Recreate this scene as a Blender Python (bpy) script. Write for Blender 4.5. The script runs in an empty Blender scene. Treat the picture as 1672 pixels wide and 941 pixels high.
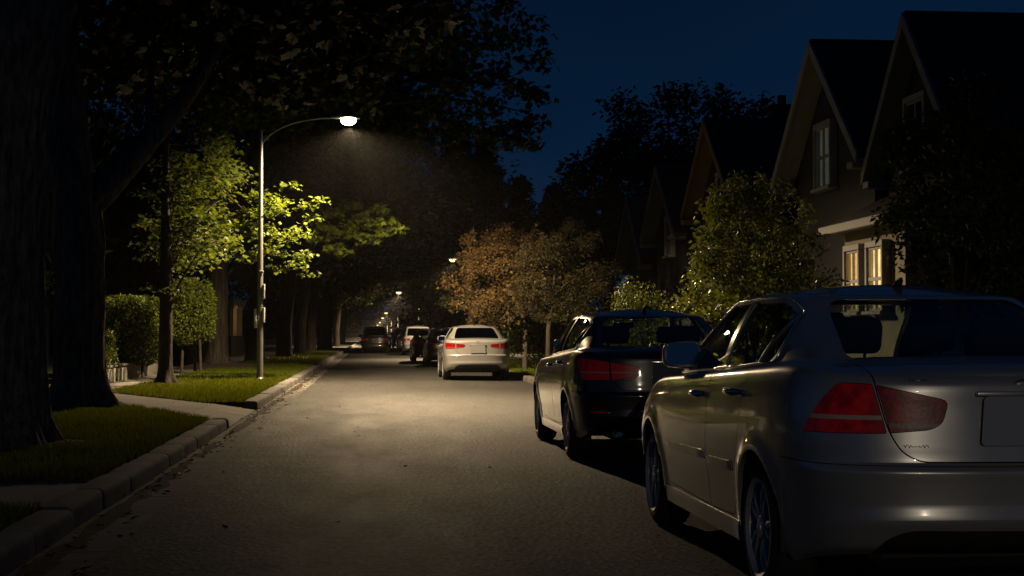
import bpy, bmesh, math, random
import numpy as np
from mathutils import Vector, Matrix, noise
from mathutils.bvhtree import BVHTree
from mathutils.interpolate import poly_3d_calc

SC = bpy.context.scene
COL = SC.collection
PI = math.pi
R = math.radians


# light levels: main lamp, lamp behind, sky, exposure, porch bulb
P1, P0, SKY, EXPO, HAZE = 13800, 2100, .8, 0.0, .00014

# ------------------------------------------------------------------ nodes / materials
def newmat(name):
    m = bpy.data.materials.new(name); m.use_nodes = True
    nt = m.node_tree; nt.nodes.clear()
    out = nt.nodes.new('ShaderNodeOutputMaterial')
    return m, nt, out

def N(nt, kind, **kw):
    n = nt.nodes.new(kind)
    for k, v in kw.items():
        if k.startswith('i_'):
            key = k[2:].replace('_', ' ')
            n.inputs[key].default_value = v
        else:
            setattr(n, k, v)
    return n

def L(nt, a, b):
    nt.links.new(a, b)

def ramp(nt, fac, stops):
    r = nt.nodes.new('ShaderNodeValToRGB')
    els = r.color_ramp.elements
    while len(els) < len(stops):
        els.new(0.5)
    for e, (p, c) in zip(els, stops):
        e.position = p
        e.color = (c[0], c[1], c[2], 1) if hasattr(c, '__len__') else (c, c, c, 1)
    L(nt, fac, r.inputs['Fac'])
    return r.outputs['Color']

def coords(nt, scale=(1, 1, 1), kind='Object'):
    tc = nt.nodes.new('ShaderNodeTexCoord')
    mp = nt.nodes.new('ShaderNodeMapping')
    mp.inputs['Scale'].default_value = scale
    L(nt, tc.outputs[kind], mp.inputs['Vector'])
    return mp.outputs['Vector']

def noise_tex(nt, vec, scale, detail=4, rough=0.55):
    n = nt.nodes.new('ShaderNodeTexNoise')
    n.inputs['Scale'].default_value = scale
    n.inputs['Detail'].default_value = detail
    n.inputs['Roughness'].default_value = rough
    L(nt, vec, n.inputs['Vector'])
    return n.outputs['Fac']

def bump(nt, height, strength=0.3, dist=0.01):
    b = nt.nodes.new('ShaderNodeBump')
    b.inputs['Strength'].default_value = strength
    b.inputs['Distance'].default_value = dist
    L(nt, height, b.inputs['Height'])
    return b.outputs['Normal']

def pbr(name, col, rough=0.6, metal=0.0, coat=0.0, spec=0.5, var=0.0, vscale=6.0, bmp=0.0, bscale=40.0, bdist=0.005, coat_rough=0.03):
    """plain principled surface with a little procedural variation of colour and relief"""
    m, nt, out = newmat(name)
    p = nt.nodes.new('ShaderNodeBsdfPrincipled')
    p.inputs['Roughness'].default_value = rough
    p.inputs['Metallic'].default_value = metal
    p.inputs['Specular IOR Level'].default_value = spec
    p.inputs['Coat Weight'].default_value = coat
    p.inputs['Coat Roughness'].default_value = coat_rough
    v = coords(nt)
    if var > 0:
        f = noise_tex(nt, v, vscale, 5)
        c = ramp(nt, f, [(0.3, [x * (1 - var) for x in col]), (0.7, [min(1, x * (1 + var)) for x in col])])
        L(nt, c, p.inputs['Base Color'])
    else:
        p.inputs['Base Color'].default_value = (*col, 1)
    if bmp > 0:
        L(nt, bump(nt, noise_tex(nt, v, bscale, 5), bmp, bdist), p.inputs['Normal'])
    L(nt, p.outputs['BSDF'], out.inputs['Surface'])
    return m

def paint(name, col, metal=0.5, rough=0.32, flake=0.12):
    m, nt, out = newmat(name)
    p = nt.nodes.new('ShaderNodeBsdfPrincipled')
    v = coords(nt)
    f = noise_tex(nt, v, 900, 2)
    c = ramp(nt, f, [(0.35, [x * (1 - flake) for x in col]), (0.65, [min(1, x * (1 + flake)) for x in col])])
    L(nt, c, p.inputs['Base Color'])
    p.inputs['Metallic'].default_value = metal
    d = noise_tex(nt, v, 3.5, 6)
    rr = nt.nodes.new('ShaderNodeMapRange')
    rr.inputs['To Min'].default_value = rough * 0.85
    rr.inputs['To Max'].default_value = rough * 1.25
    L(nt, d, rr.inputs['Value']); L(nt, rr.outputs['Result'], p.inputs['Roughness'])
    p.inputs['Coat Weight'].default_value = 1.0
    cr = nt.nodes.new('ShaderNodeMapRange')
    cr.inputs['From Min'].default_value = 0.4; cr.inputs['From Max'].default_value = 0.75
    cr.inputs['To Min'].default_value = 0.02; cr.inputs['To Max'].default_value = 0.12
    L(nt, d, cr.inputs['Value']); L(nt, cr.outputs['Result'], p.inputs['Coat Roughness'])
    w = bump(nt, noise_tex(nt, v, 2.2, 2), 0.05, 0.02)
    L(nt, w, p.inputs['Coat Normal'])
    L(nt, p.outputs['BSDF'], out.inputs['Surface'])
    return m

def glassmat(name, tint, rough=0.0, ior=1.5):
    m, nt, out = newmat(name)
    t = N(nt, 'ShaderNodeBsdfTransparent'); t.inputs['Color'].default_value = (*tint, 1)
    g = N(nt, 'ShaderNodeBsdfGlossy'); g.inputs['Roughness'].default_value = rough
    fr = N(nt, 'ShaderNodeFresnel'); fr.inputs['IOR'].default_value = ior
    mx = N(nt, 'ShaderNodeMixShader')
    ge = N(nt, 'ShaderNodeNewGeometry'); bf = N(nt, 'ShaderNodeMath', operation='SUBTRACT'); bf.inputs[0].default_value = 1; L(nt, ge.outputs['Backfacing'], bf.inputs[1])
    ml = N(nt, 'ShaderNodeMath', operation='MULTIPLY'); L(nt, fr.outputs['Fac'], ml.inputs[0]); L(nt, bf.outputs[0], ml.inputs[1])
    L(nt, ml.outputs[0], mx.inputs['Fac']); L(nt, t.outputs[0], mx.inputs[1]); L(nt, g.outputs[0], mx.inputs[2])
    L(nt, mx.outputs[0], out.inputs['Surface'])
    return m

def emat(name, col, strength):
    m, nt, out = newmat(name)
    e = N(nt, 'ShaderNodeEmission'); e.inputs['Color'].default_value = (*col, 1); e.inputs['Strength'].default_value = strength
    L(nt, e.outputs[0], out.inputs['Surface'])
    return m

def leafmat(name, c1, c2, trans=0.4, gloss=0.12):
    m, nt, out = newmat(name)
    geo = N(nt, 'ShaderNodeNewGeometry')
    col = ramp(nt, geo.outputs['Random Per Island'], [(0.0, c1), (0.75, c2), (1.0, [x * 0.6 for x in c1])])
    d = N(nt, 'ShaderNodeBsdfDiffuse'); t = N(nt, 'ShaderNodeBsdfTranslucent')
    g = N(nt, 'ShaderNodeBsdfGlossy'); g.inputs['Roughness'].default_value = 0.38
    L(nt, col, d.inputs['Color'])
    tc = N(nt, 'ShaderNodeMix', data_type='RGBA', blend_type='MULTIPLY'); tc.inputs['Factor'].default_value = 1
    L(nt, col, tc.inputs['A']); tc.inputs['B'].default_value = (1.5, 1.35, 0.5, 1)
    L(nt, tc.outputs['Result'], t.inputs['Color'])
    m1 = N(nt, 'ShaderNodeMixShader'); m1.inputs['Fac'].default_value = trans
    L(nt, d.outputs[0], m1.inputs[1]); L(nt, t.outputs[0], m1.inputs[2])
    fr = N(nt, 'ShaderNodeFresnel'); fr.inputs['IOR'].default_value = 1.4
    fm = N(nt, 'ShaderNodeMath', operation='MULTIPLY'); fm.inputs[1].default_value = gloss * 2.2
    L(nt, fr.outputs[0], fm.inputs[0])
    m2 = N(nt, 'ShaderNodeMixShader')
    L(nt, fm.outputs[0], m2.inputs['Fac']); L(nt, m1.outputs[0], m2.inputs[1]); L(nt, g.outputs[0], m2.inputs[2])
    L(nt, m2.outputs[0], out.inputs['Surface'])
    return m

def barkmat(name, c1, c2, zs=0.16, scale=14):
    m, nt, out = newmat(name)
    p = N(nt, 'ShaderNodeBsdfPrincipled'); p.inputs['Roughness'].default_value = 0.9
    p.inputs['Specular IOR Level'].default_value = 0.15
    v = coords(nt, (1, 1, zs))
    f = noise_tex(nt, v, scale, 8, 0.65)
    L(nt, ramp(nt, f, [(0.35, c1), (0.65, c2)]), p.inputs['Base Color'])
    L(nt, bump(nt, f, 0.9, 0.03), p.inputs['Normal'])
    L(nt, p.outputs[0], out.inputs['Surface'])
    return m

# ------------------------------------------------------------------ mesh helpers
class MB:
    """collects shapes into one mesh"""
    def __init__(s): s.v = []; s.f = []; s.m = []
    def add(s, vs, fs, mi=0):
        b = len(s.v); s.v += [tuple(x) for x in vs]
        s.f += [tuple(i + b for i in f) for f in fs]; s.m += [mi] * len(fs)
    def box(s, lo, hi, bev=0.0, mi=0, M=None, seg=1):
        bm = bmesh.new(); bmesh.ops.create_cube(bm, size=1)
        c = [(a + b) / 2 for a, b in zip(lo, hi)]; d = [b - a for a, b in zip(lo, hi)]
        for v in bm.verts: v.co = Vector([v.co[i] * d[i] + c[i] for i in range(3)])
        if bev > 0:
            bmesh.ops.bevel(bm, geom=list(bm.edges), offset=min(bev, min(d) * 0.45), segments=seg, affect='EDGES', profile=0.5)
        s.bm(bm, mi, M)
    def bm(s, bm, mi=0, M=None):
        bm.verts.index_update()
        vs = [(M @ v.co) if M else v.co.copy() for v in bm.verts]
        s.add(vs, [[v.index for v in f.verts] for f in bm.faces], mi); bm.free()
    def tube(s, pts, rad, n=8, mi=0, cap=True, jit=None):
        pts = [Vector(p) for p in pts]
        if not hasattr(rad, '__len__'): rad = [rad] * len(pts)
        vs = []; up = Vector((0.13, 0.31, 0.94))
        for i, p in enumerate(pts):
            t = (pts[min(i + 1, len(pts) - 1)] - pts[max(i - 1, 0)]).normalized()
            if i == 0:
                a = t.cross(up)
                if a.length < 1e-3: a = t.cross(Vector((1, 0, 0)))
                a.normalize()
            else:
                a = (a - t * a.dot(t)).normalized()
            b = t.cross(a)
            for k in range(n):
                an = 2 * PI * k / n; r = rad[i] * (jit(p, an, i) if jit else 1)
                vs.append(p + (a * math.cos(an) + b * math.sin(an)) * r)
        fs = []
        for i in range(len(pts) - 1):
            for k in range(n):
                q = (k + 1) % n
                fs.append((i * n + k, i * n + q, (i + 1) * n + q, (i + 1) * n + k))
        if cap:
            fs.append(tuple(range(n - 1, -1, -1))); fs.append(tuple((len(pts) - 1) * n + k for k in range(n)))
        s.add(vs, fs, mi)
    def lathe(s, prof, n=32, M=None, mi=0):
        """profile of (radius, height) turned about local Z"""
        vs = []
        for r, h in prof:
            for k in range(n):
                a = 2 * PI * k / n; v = Vector((r * math.cos(a), r * math.sin(a), h)); vs.append(M @ v if M else v)
        fs = []
        for i in range(len(prof) - 1):
            for k in range(n):
                q = (k + 1) % n
                fs.append((i * n + k, i * n + q, (i + 1) * n + q, (i + 1) * n + k))
        s.add(vs, fs, mi)
    def prism(s, poly, z0, z1, mi=0, M=None):
        n = len(poly)
        vs = [Vector((x, y, z0)) for x, y in poly] + [Vector((x, y, z1)) for x, y in poly]
        if M: vs = [M @ v for v in vs]
        fs = [tuple(range(n - 1, -1, -1)), tuple(range(n, 2 * n))] + [(i, (i + 1) % n, (i + 1) % n + n, i + n) for i in range(n)]
        s.add(vs, fs, mi)
    def mesh(s, name, fix=True):
        me = bpy.data.meshes.new(name); me.from_pydata([tuple(v) for v in s.v], [], s.f)
        me.polygons.foreach_set('material_index', s.m)
        if fix:
            bm = bmesh.new(); bm.from_mesh(me); bmesh.ops.recalc_face_normals(bm, faces=bm.faces); bm.to_mesh(me); bm.free()
        return me
    def build(s, name, mats, parent=None, smooth=None, fix=True):
        return link(name, s.mesh(name, fix), mats, parent, smooth)

def link(name, me, mats, parent=None, smooth=None):
    if mats is not None:
        if not isinstance(mats, (list, tuple)): mats = [mats]
        me.materials.clear()
        for m in mats: me.materials.append(m)
    o = bpy.data.objects.new(name, me); COL.objects.link(o)
    if parent is not None: o.parent = parent
    if smooth is not None: smooth_angle(me, smooth)
    return o

def smooth_angle(me, deg):
    """smooth shading with edges sharper than the angle kept sharp"""
    bm = bmesh.new(); bm.from_mesh(me); lim = R(deg)
    for e in bm.edges:
        e.smooth = not (len(e.link_faces) == 2 and e.calc_face_angle(0) > lim)
    for f in bm.faces: f.smooth = True
    bm.to_mesh(me); bm.free()

def arrays_mesh(name, V, F):
    """fast mesh from an (n,3) and an (m,k) array"""
    me = bpy.data.meshes.new(name); k = F.shape[1]
    me.vertices.add(len(V)); me.vertices.foreach_set('co', V.astype(np.float32).ravel())
    me.loops.add(F.size); me.loops.foreach_set('vertex_index', F.astype(np.int32).ravel())
    me.polygons.add(len(F)); me.polygons.foreach_set('loop_start', np.arange(0, F.size, k, dtype=np.int32))
    me.update(calc_edges=True)
    return me

def empty(name, loc, rz=0):
    o = bpy.data.objects.new(name, None); o.location = loc; o.rotation_euler.z = rz
    o.empty_display_size = 0.3
    COL.objects.link(o); return o

def tag(o, label, cat, group=None):
    o['label'] = label; o['category'] = cat
    if group: o['group'] = group
    return o

def struct(o, kind='structure'):
    o['kind'] = kind; return o

def copy_tree(o, parent=None):
    c = o.copy(); COL.objects.link(c)
    if parent is not None: c.parent = parent
    for ch in list(o.children): copy_tree(ch, c)
    return c

def pchip(xs, ys, x):
    xs = np.asarray(xs, float); ys = np.asarray(ys, float); x = np.asarray(x, float)
    h = np.diff(xs); d = np.diff(ys) / h
    m = np.zeros_like(xs); m[0] = d[0]; m[-1] = d[-1]
    for i in range(1, len(xs) - 1):
        if d[i - 1] * d[i] > 0:
            w1 = 2 * h[i] + h[i - 1]; w2 = h[i] + 2 * h[i - 1]
            m[i] = (w1 + w2) / (w1 / d[i - 1] + w2 / d[i])
    xc = np.clip(x, xs[0], xs[-1]); i = np.clip(np.searchsorted(xs, xc) - 1, 0, len(xs) - 2)
    t = (xc - xs[i]) / h[i]
    return ((1 + 2 * t) * (1 - t) ** 2 * ys[i] + t * (1 - t) ** 2 * h[i] * m[i] + t * t * (3 - 2 * t) * ys[i + 1] + t * t * (t - 1) * h[i] * m[i + 1])

def catmull(P, n):
    """dense Catmull-Rom through the points, resampled evenly to n points"""
    P = [np.array(p, float) for p in P]; out = []
    for i in range(len(P) - 1):
        p0 = P[i - 1] if i > 0 else 2 * P[0] - P[1]
        p1, p2 = P[i], P[i + 1]
        p3 = P[i + 2] if i + 2 < len(P) else 2 * P[-1] - P[-2]
        t0 = 0; t1 = t0 + np.linalg.norm(p1 - p0) ** 0.5; t2 = t1 + np.linalg.norm(p2 - p1) ** 0.5; t3 = t2 + np.linalg.norm(p3 - p2) ** 0.5
        for t in np.linspace(t1, t2, 40, endpoint=False):
            a1 = (t1 - t) / (t1 - t0) * p0 + (t - t0) / (t1 - t0) * p1
            a2 = (t2 - t) / (t2 - t1) * p1 + (t - t1) / (t2 - t1) * p2
            a3 = (t3 - t) / (t3 - t2) * p2 + (t - t2) / (t3 - t2) * p3
            b1 = (t2 - t) / (t2 - t0) * a1 + (t - t0) / (t2 - t0) * a2
            b2 = (t3 - t) / (t3 - t1) * a2 + (t - t1) / (t3 - t1) * a3
            out.append((t2 - t) / (t2 - t1) * b1 + (t - t1) / (t2 - t1) * b2)
    out.append(P[-1]); D = np.array(out)
    s = np.concatenate([[0], np.cumsum(np.linalg.norm(np.diff(D, axis=0), axis=1))])
    u = np.linspace(0, s[-1], n)
    return np.stack([np.interp(u, s, D[:, k]) for k in range(D.shape[1])], 1)

def roundpoly(poly, r, n=4):
    """polygon with its corners rounded; r one radius or one per corner"""
    out = []; k = len(poly)
    for i in range(k):
        p = Vector(poly[i]); a = Vector(poly[i - 1]); b = Vector(poly[(i + 1) % k])
        ri = r[i] if hasattr(r, '__len__') else r
        if ri <= 1e-5: out.append(tuple(p)); continue
        da = (a - p); db = (b - p); q = min(ri, da.length * 0.45, db.length * 0.45)
        pa = p + da.normalized() * q; pb = p + db.normalized() * q
        for j in range(n + 1):
            t = j / n; out.append(tuple(pa * (1 - t) ** 2 + p * 2 * t * (1 - t) + pb * t * t))
    return out

def offset(poly, d):
    """grow (d>0) or shrink a polygon"""
    k = len(poly); A = sum(poly[i][0] * poly[(i + 1) % k][1] - poly[(i + 1) % k][0] * poly[i][1] for i in range(k))
    sg = 1 if A > 0 else -1; out = []
    for i in range(k):
        p = Vector(poly[i]); a = (p - Vector(poly[i - 1])).normalized(); b = (Vector(poly[(i + 1) % k]) - p).normalized()
        na = Vector((a.y, -a.x)) * sg; nb = Vector((b.y, -b.x)) * sg
        m = (na + nb)
        if m.length < 1e-4: m = na
        m.normalize(); c = max(0.4, m.dot(na))
        out.append(tuple(p + m * d / c))
    return out

# ------------------------------------------------------------------ booleans on plain meshes
def tmp(me):
    o = bpy.data.objects.new('scratch', me); COL.objects.link(o); return o

def apply(o):
    dg = bpy.context.evaluated_depsgraph_get(); dg.update()
    me = bpy.data.meshes.new_from_object(o.evaluated_get(dg)); return me

def solid(me, th):
    o = tmp(me.copy()); m = o.modifiers.new('s', 'SOLIDIFY'); m.thickness = th; m.offset = -1; m.use_rim = True
    r = apply(o); bpy.data.objects.remove(o); return r

def boolean(a, b, op, selfi=False):
    oa = tmp(a); ob = tmp(b); m = oa.modifiers.new('b', 'BOOLEAN'); m.object = ob; m.operation = op; m.solver = 'MANIFOLD'
    r = apply(oa); bpy.data.objects.remove(oa); bpy.data.objects.remove(ob); return r

def islands(me):
    bm = bmesh.new(); bm.from_mesh(me); bm.verts.ensure_lookup_table(); seen = set(); out = []
    for v in bm.verts:
        if v.index in seen: continue
        st = [v]; seen.add(v.index); comp = []
        while st:
            w = st.pop(); comp.append(w.index)
            for e in w.link_edges:
                q = e.other_vert(w)
                if q.index not in seen: seen.add(q.index); st.append(q)
        out.append(comp)
    res = []
    for comp in out:
        if len(comp) < 6: continue
        cs = set(comp); mp = {i: k for k, i in enumerate(comp)}
        vs = [bm.verts[i].co.copy() for i in comp]
        fs = [[mp[v.index] for v in f.verts] for f in bm.faces if f.verts[0].index in cs]
        m2 = bpy.data.meshes.new('piece'); m2.from_pydata([tuple(v) for v in vs], [], fs); res.append(m2)
    bm.free(); return res

class Ref:
    """a smooth reference surface that gives cut pieces their shading normals"""
    def __init__(s, me):
        s.v = [v.co.copy() for v in me.vertices]; s.n = [v.normal.copy() for v in me.vertices]
        s.p = [tuple(p.vertices) for p in me.polygons]; s.bvh = BVHTree.FromPolygons(s.v, s.p)
    def at(s, co):
        q, nn, i, d = s.bvh.find_nearest(co)
        if i is None: return None, 9
        p = s.p[i]; w = poly_3d_calc([s.v[k] for k in p], q)
        n = Vector((0, 0, 0))
        for k, x in zip(p, w): n += s.n[k] * x
        return (n.normalized() if n.length > 1e-6 else nn), d
    def side(s, y, z, sg):
        h = s.bvh.ray_cast(Vector((sg * 3, y, z)), Vector((-sg, 0, 0)))
        return h[0].x if h[0] else sg * 0.8
    def back(s, x, z):
        h = s.bvh.ray_cast(Vector((x, -5, z)), Vector((0, 1, 0)))
        return h[0].y if h[0] else -2.3
    def top(s, x, y):
        h = s.bvh.ray_cast(Vector((x, y, 4)), Vector((0, 0, -1)))
        return h[0].z if h[0] else 1.0

def ref_normals(me, refs, tol=0.006):
    for p in me.polygons: p.use_smooth = True
    cache = {}; out = []
    for p in me.polygons:
        fn = p.normal
        for vi in p.vertices:
            if vi not in cache:
                best = (None, 9)
                for r in refs:
                    c = r.at(me.vertices[vi].co)
                    if c[1] < best[1]: best = c
                cache[vi] = best
            n, d = cache[vi]
            out.append(n if (n is not None and d < tol and n.dot(fn) > 0.6) else fn)
    me.normals_split_custom_set([tuple(n) for n in out])

# ------------------------------------------------------------------ cars
CAR0 = dict(
    W=0.905, R=0.325, tw=0.215, wy=(-1.36, 1.36), wx=0.775,
    plan=[(0, -2.38), (.30, -2.365), (.55, -2.315), (.72, -2.235), (.815, -2.12), (.868, -1.93), (.893, -1.65), (.902, -1.2), (.905, -.4), (.905, .4), (.9, 1.1), (.888, 1.6), (.855, 1.95), (.77, 2.16), (.6, 2.28), (.3, 2.345), (0, 2.36)],
    prof=[(0, .90, .10, -.14), (.05, .935, .035, -.05), (.12, .955, .01, -.01), (.20, .964, -.012, 0), (.28, .972, -.004, 0), (.40, .988, -.008, .0), (.465, .994, -.012, -.01), (.49, .996, .004, -.02), (.51, .998, .028, -.03), (.60, 1.0, .034, -.05),
          (.72, .996, .040, -.09), (.84, .986, .046, -.14), (.91, .974, .048, -.18), (.95, .962, .052, -.21), (.98, .945, .066, -.235), (1, .918, .092, -.26)],
    zb=[(-2.4, .33), (-2.0, .27), (-1.7, .215), (-1, .20), (1, .20), (1.7, .22), (2.4, .24)],
    zt=[(-2.4, 1.055), (-2.1, 1.082), (-1.8, 1.105), (-1.3, 1.085), (-.8, 1.06), (0, 1.02), (.8, .985), (1.3, .955), (1.7, .89), (2.1, .79), (2.4, .70)],
    crown=.035,
    gbase=[(0, -1.90), (.35, -1.885), (.58, -1.83), (.69, -1.72), (.755, -1.48), (.795, -.95), (.805, -.2), (.795, .5), (.765, 1.0), (.70, 1.23), (.5, 1.38), (0, 1.47)],
    groof=[(0, -1.13), (.30, -1.115), (.44, -1.07), (.525, -.98), (.558, -.80), (.575, -.5), (.58, -.1), (.575, .15), (.555, .33), (.5, .44), (.3, .52), (0, .56)],
    zre=[(-1.4, 1.405), (-1.0, 1.425), (-.4, 1.445), (.1, 1.44), (.6, 1.40)], gcrown=.05,
    win=[[(.97, 1.015), (.24, 1.385), (-.20, 1.40), (-.27, 1.045)], [(-.36, 1.05), (-.28, 1.402), (-.84, 1.392), (-1.10, 1.335), (-.97, 1.078)], [(-1.005, 1.083), (-1.135, 1.315), (-1.205, 1.24), (-1.235, 1.14), (-1.17, 1.095)]],
    winr=[[.05, .03, .02, .02], [.02, .02, .10, .04, .02], [.01, .015, .04, .03, .02]],
    rearwin=[(.60, 1.115), (.47, 1.40), (-.47, 1.40), (-.60, 1.115)],
    frontwin=[(.66, 1.0), (.5, 1.405), (-.5, 1.405), (-.66, 1.0)],
    doors=[[(.90, 1.3), (.93, .75), (.90, .33), (-.285, .31), (-.318, .80), (-.30, 1.3)], [(-.31, 1.3), (-.328, .80), (-.295, .31), (-.84, .32), (-.93, .52), (-1.06, .78), (-1.13, 1.3)]],
    boot=[(.60, 1.4), (.612, 1.03), (.565, .832), (.515, .742), (.44, .703), (-.44, .703), (-.515, .742), (-.565, .832), (-.612, 1.03), (-.60, 1.4)],
    bumper_z=.687,
    lamp_out=[(.619, 1.022), (.80, 1.028), (1.1, 1.0), (1.1, .815), (.571, .820)], lamp_y=(-2.02, -2.17),
    lamp_in=[(.602, 1.018), (.322, .955), (.350, .862), (.40, .836), (.556, .822)],
    valance=[(-.64, .1), (-.60, .37), (-.50, .425), (.50, .425), (.60, .37), (.64, .1)],
    plate=(0, .868, .155, .076), handles=((-.10, .905), (-.92, .945)), moulding=(.56, .055),
    spokes=10, paint='silver', antenna=(-.82, .05), exhaust=False, plate_mat='plate_dim')

def gen_lower(S):
    M = 120; K = 40; P = catmull(S['plan'], M + 1)
    pr = np.array(S['prof']); u = np.concatenate([[0], np.cumsum(np.hypot(np.diff(pr[:, 0]) * .85, np.diff(pr[:, 2])))])
    uu = np.linspace(0, u[-1], K); uu = np.unique(np.concatenate([uu, u])); K = len(uu)
    zf, xs, yr, yf = [pchip(u, pr[:, k], uu) for k in range(4)]
    X, Y = P[:, 0], P[:, 1]
    wr = np.clip((-Y - 1.4) / .9, 0, 1) ** 1.3; wf = np.clip((Y - 1.0) / 1.2, 0, 1) ** 1.3
    a = np.array(S['zb']); b = np.array(S['zt'])
    mb = MB(); V = []
    ids = np.zeros((K, 2 * M), int)
    for k in range(K):
        y = Y + yr[k] * wr + yf[k] * wf; x = X * xs[k]
        z0 = pchip(a[:, 0], a[:, 1], Y); z1 = pchip(b[:, 0], b[:, 1], Y); z = z0 + (z1 - z0) * zf[k]
        fl = np.zeros_like(x)
        for wy in S['wy']:
            d = np.hypot(y - wy, z - S['R'])
            fl += .016 * np.exp(-((d - S['R'] - .05) / .045) ** 2) * (np.abs(x) > .5)
        x = x + fl
        for j in range(2 * M):
            i = j if j <= M else 2 * M - j; sg = 1 if j <= M else -1
            ids[k, j] = len(V); V.append((sg * x[i], y[i], z[i]))
    F = []
    for k in range(K - 1):
        for j in range(2 * M):
            q = (j + 1) % (2 * M); F.append((ids[k, j], ids[k, q], ids[k + 1, q], ids[k + 1, j]))
    # deck: rows across the car between mirrored points of the top ring
    nx = 16; prev = None; top = K - 1
    for i in range(0, M + 1):
        vr = V[ids[top, i]]
        if i in (0, M): row = [ids[top, i]]
        else:
            row = [ids[top, i]]
            for s in range(1, nx):
                c = math.cos(PI * s / nx); x = vr[0] * c
                row.append(len(V)); V.append((x, vr[1], vr[2] + S['crown'] * min(1, abs(vr[0]) / .6) * (1 - c * c)))
            row.append(ids[top, 2 * M - i])
        if prev is not None:
            if len(prev) == 1: F += [(prev[0], row[s], row[s + 1]) for s in range(nx)]
            elif len(row) == 1: F += [(row[0], prev[s + 1], prev[s]) for s in range(nx)]
            else: F += [(prev[s], row[s], row[s + 1], prev[s + 1]) for s in range(nx)]
        prev = row
    mb.add(V, F); return mb.mesh('lower')

def gen_green(S):
    M = 100; K = 26; A = catmull(S['gbase'], M + 1); B = catmull(S['groof'], M + 1)
    ts = np.concatenate([[0, .02, .045, .075], np.linspace(.11, .88, K), [.92, .95, .975, .992, 1.0]])
    zt = np.array(S['zt']); zr = np.array(S['zre']); V = []; ids = np.zeros((len(ts), 2 * M), int)
    C = catmull(S['gbase'], M + 1).mean(0)
    for k, t in enumerate(ts):
        s = t ** 1.12
        x = A[:, 0] * (1 - s) + B[:, 0] * s; y = A[:, 1] * (1 - s) + B[:, 1] * s
        flare = .035 * max(0, 1 - t / .075) ** 2
        shrink = 1 - .11 * max(0, (t - .88) / .12) ** 2.4
        bul = .018 * math.sin(PI * min(1, t))
        nrm = np.stack([np.gradient(y), -np.gradient(x)], 1); nrm /= np.linalg.norm(nrm, axis=1)[:, None] + 1e-9
        x = (x + nrm[:, 0] * (flare + bul)); y = (y + nrm[:, 1] * (flare + bul))
        x[0] = 0; x[-1] = 0
        yc = -.25; x = x * shrink; y = yc + (y - yc) * (1 - .5 * (1 - shrink))
        z0 = pchip(zt[:, 0], zt[:, 1], y) - .012; z1 = pchip(zr[:, 0], zr[:, 1], y)
        tt = min(1, t) if t < .88 else .88 + .12 * (1 - (1 - (t - .88) / .12) ** 1.7)
        z = z0 + (z1 - z0) * tt + (S['crown'] * .9 * np.clip(1 - (x / .8) ** 2, 0, 1) * (1 - t))
        for j in range(2 * M):
            i = j if j <= M else 2 * M - j; sg = 1 if j <= M else -1
            ids[k, j] = len(V); V.append((sg * x[i], y[i], z[i]))
    F = []
    for k in range(len(ts) - 1):
        for j in range(2 * M):
            q = (j + 1) % (2 * M); F.append((ids[k, j], ids[k, q], ids[k + 1, q], ids[k + 1, j]))
    nx = 14; prev = None; top = len(ts) - 1; ys = [V[ids[top, i]][1] for i in range(M + 1)]; ya, yb = min(ys), max(ys)
    for i in range(M + 1):
        vr = V[ids[top, i]]
        if i in (0, M): row = [ids[top, i]]
        else:
            row = [ids[top, i]]
            ly = (vr[1] - ya) / (yb - ya); ef = min(1, 4 * ly * (1 - ly) * 1.3)
            for s in range(1, nx):
                c = math.cos(PI * s / nx)
                row.append(len(V)); V.append((vr[0] * c, vr[1], vr[2] + S['gcrown'] * ef * (1 - c * c)))
            row.append(ids[top, 2 * M - i])
        if prev is not None:
            if len(prev) == 1: F += [(prev[0], row[s], row[s + 1]) for s in range(nx)]
            elif len(row) == 1: F += [(row[0], prev[s + 1], prev[s]) for s in range(nx)]
            else: F += [(prev[s], row[s], row[s + 1], prev[s + 1]) for s in range(nx)]
        prev = row
    mb = MB(); mb.add(V, F); return mb.mesh('green')

def xprism(polys, x0, x1, both=True):
    """cutter: side-view polygons (y,z) pushed along x on both sides"""
    mb = MB()
    for p in polys:
        for sg in ((1, -1) if both else (1,)):
            n = len(p); mb.add([(sg * x0, y, z) for y, z in p] + [(sg * x1, y, z) for y, z in p],
                               [tuple(range(n)), tuple(range(2 * n - 1, n - 1, -1))] + [(i, i + n, (i + 1) % n + n, (i + 1) % n) for i in range(n)])
    return mb.mesh('cut')

def yprism(polys, y0, y1, mirror=False):
    """cutter: back-view polygons (x,z) pushed along y; y1 may be a function of (x,z)"""
    mb = MB(); f = y1 if callable(y1) else (lambda x, z: y1)
    for p in polys:
        for sg in ((1, -1) if mirror else (1,)):
            n = len(p); mb.add([(sg * x, y0, z) for x, z in p] + [(sg * x, f(x, z), z) for x, z in p],
                               [tuple(range(n)), tuple(range(2 * n - 1, n - 1, -1))] + [(i, i + n, (i + 1) % n + n, (i + 1) % n) for i in range(n)])
    return mb.mesh('cut')

def zprism(poly, z0, z1):
    mb = MB(); mb.prism(poly, z0, z1); return mb.mesh('cut')

def join(meshes):
    bm = bmesh.new()
    for m in meshes: bm.from_mesh(m)
    me = bpy.data.meshes.new('joined'); bm.to_mesh(me); bm.free(); return me

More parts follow.
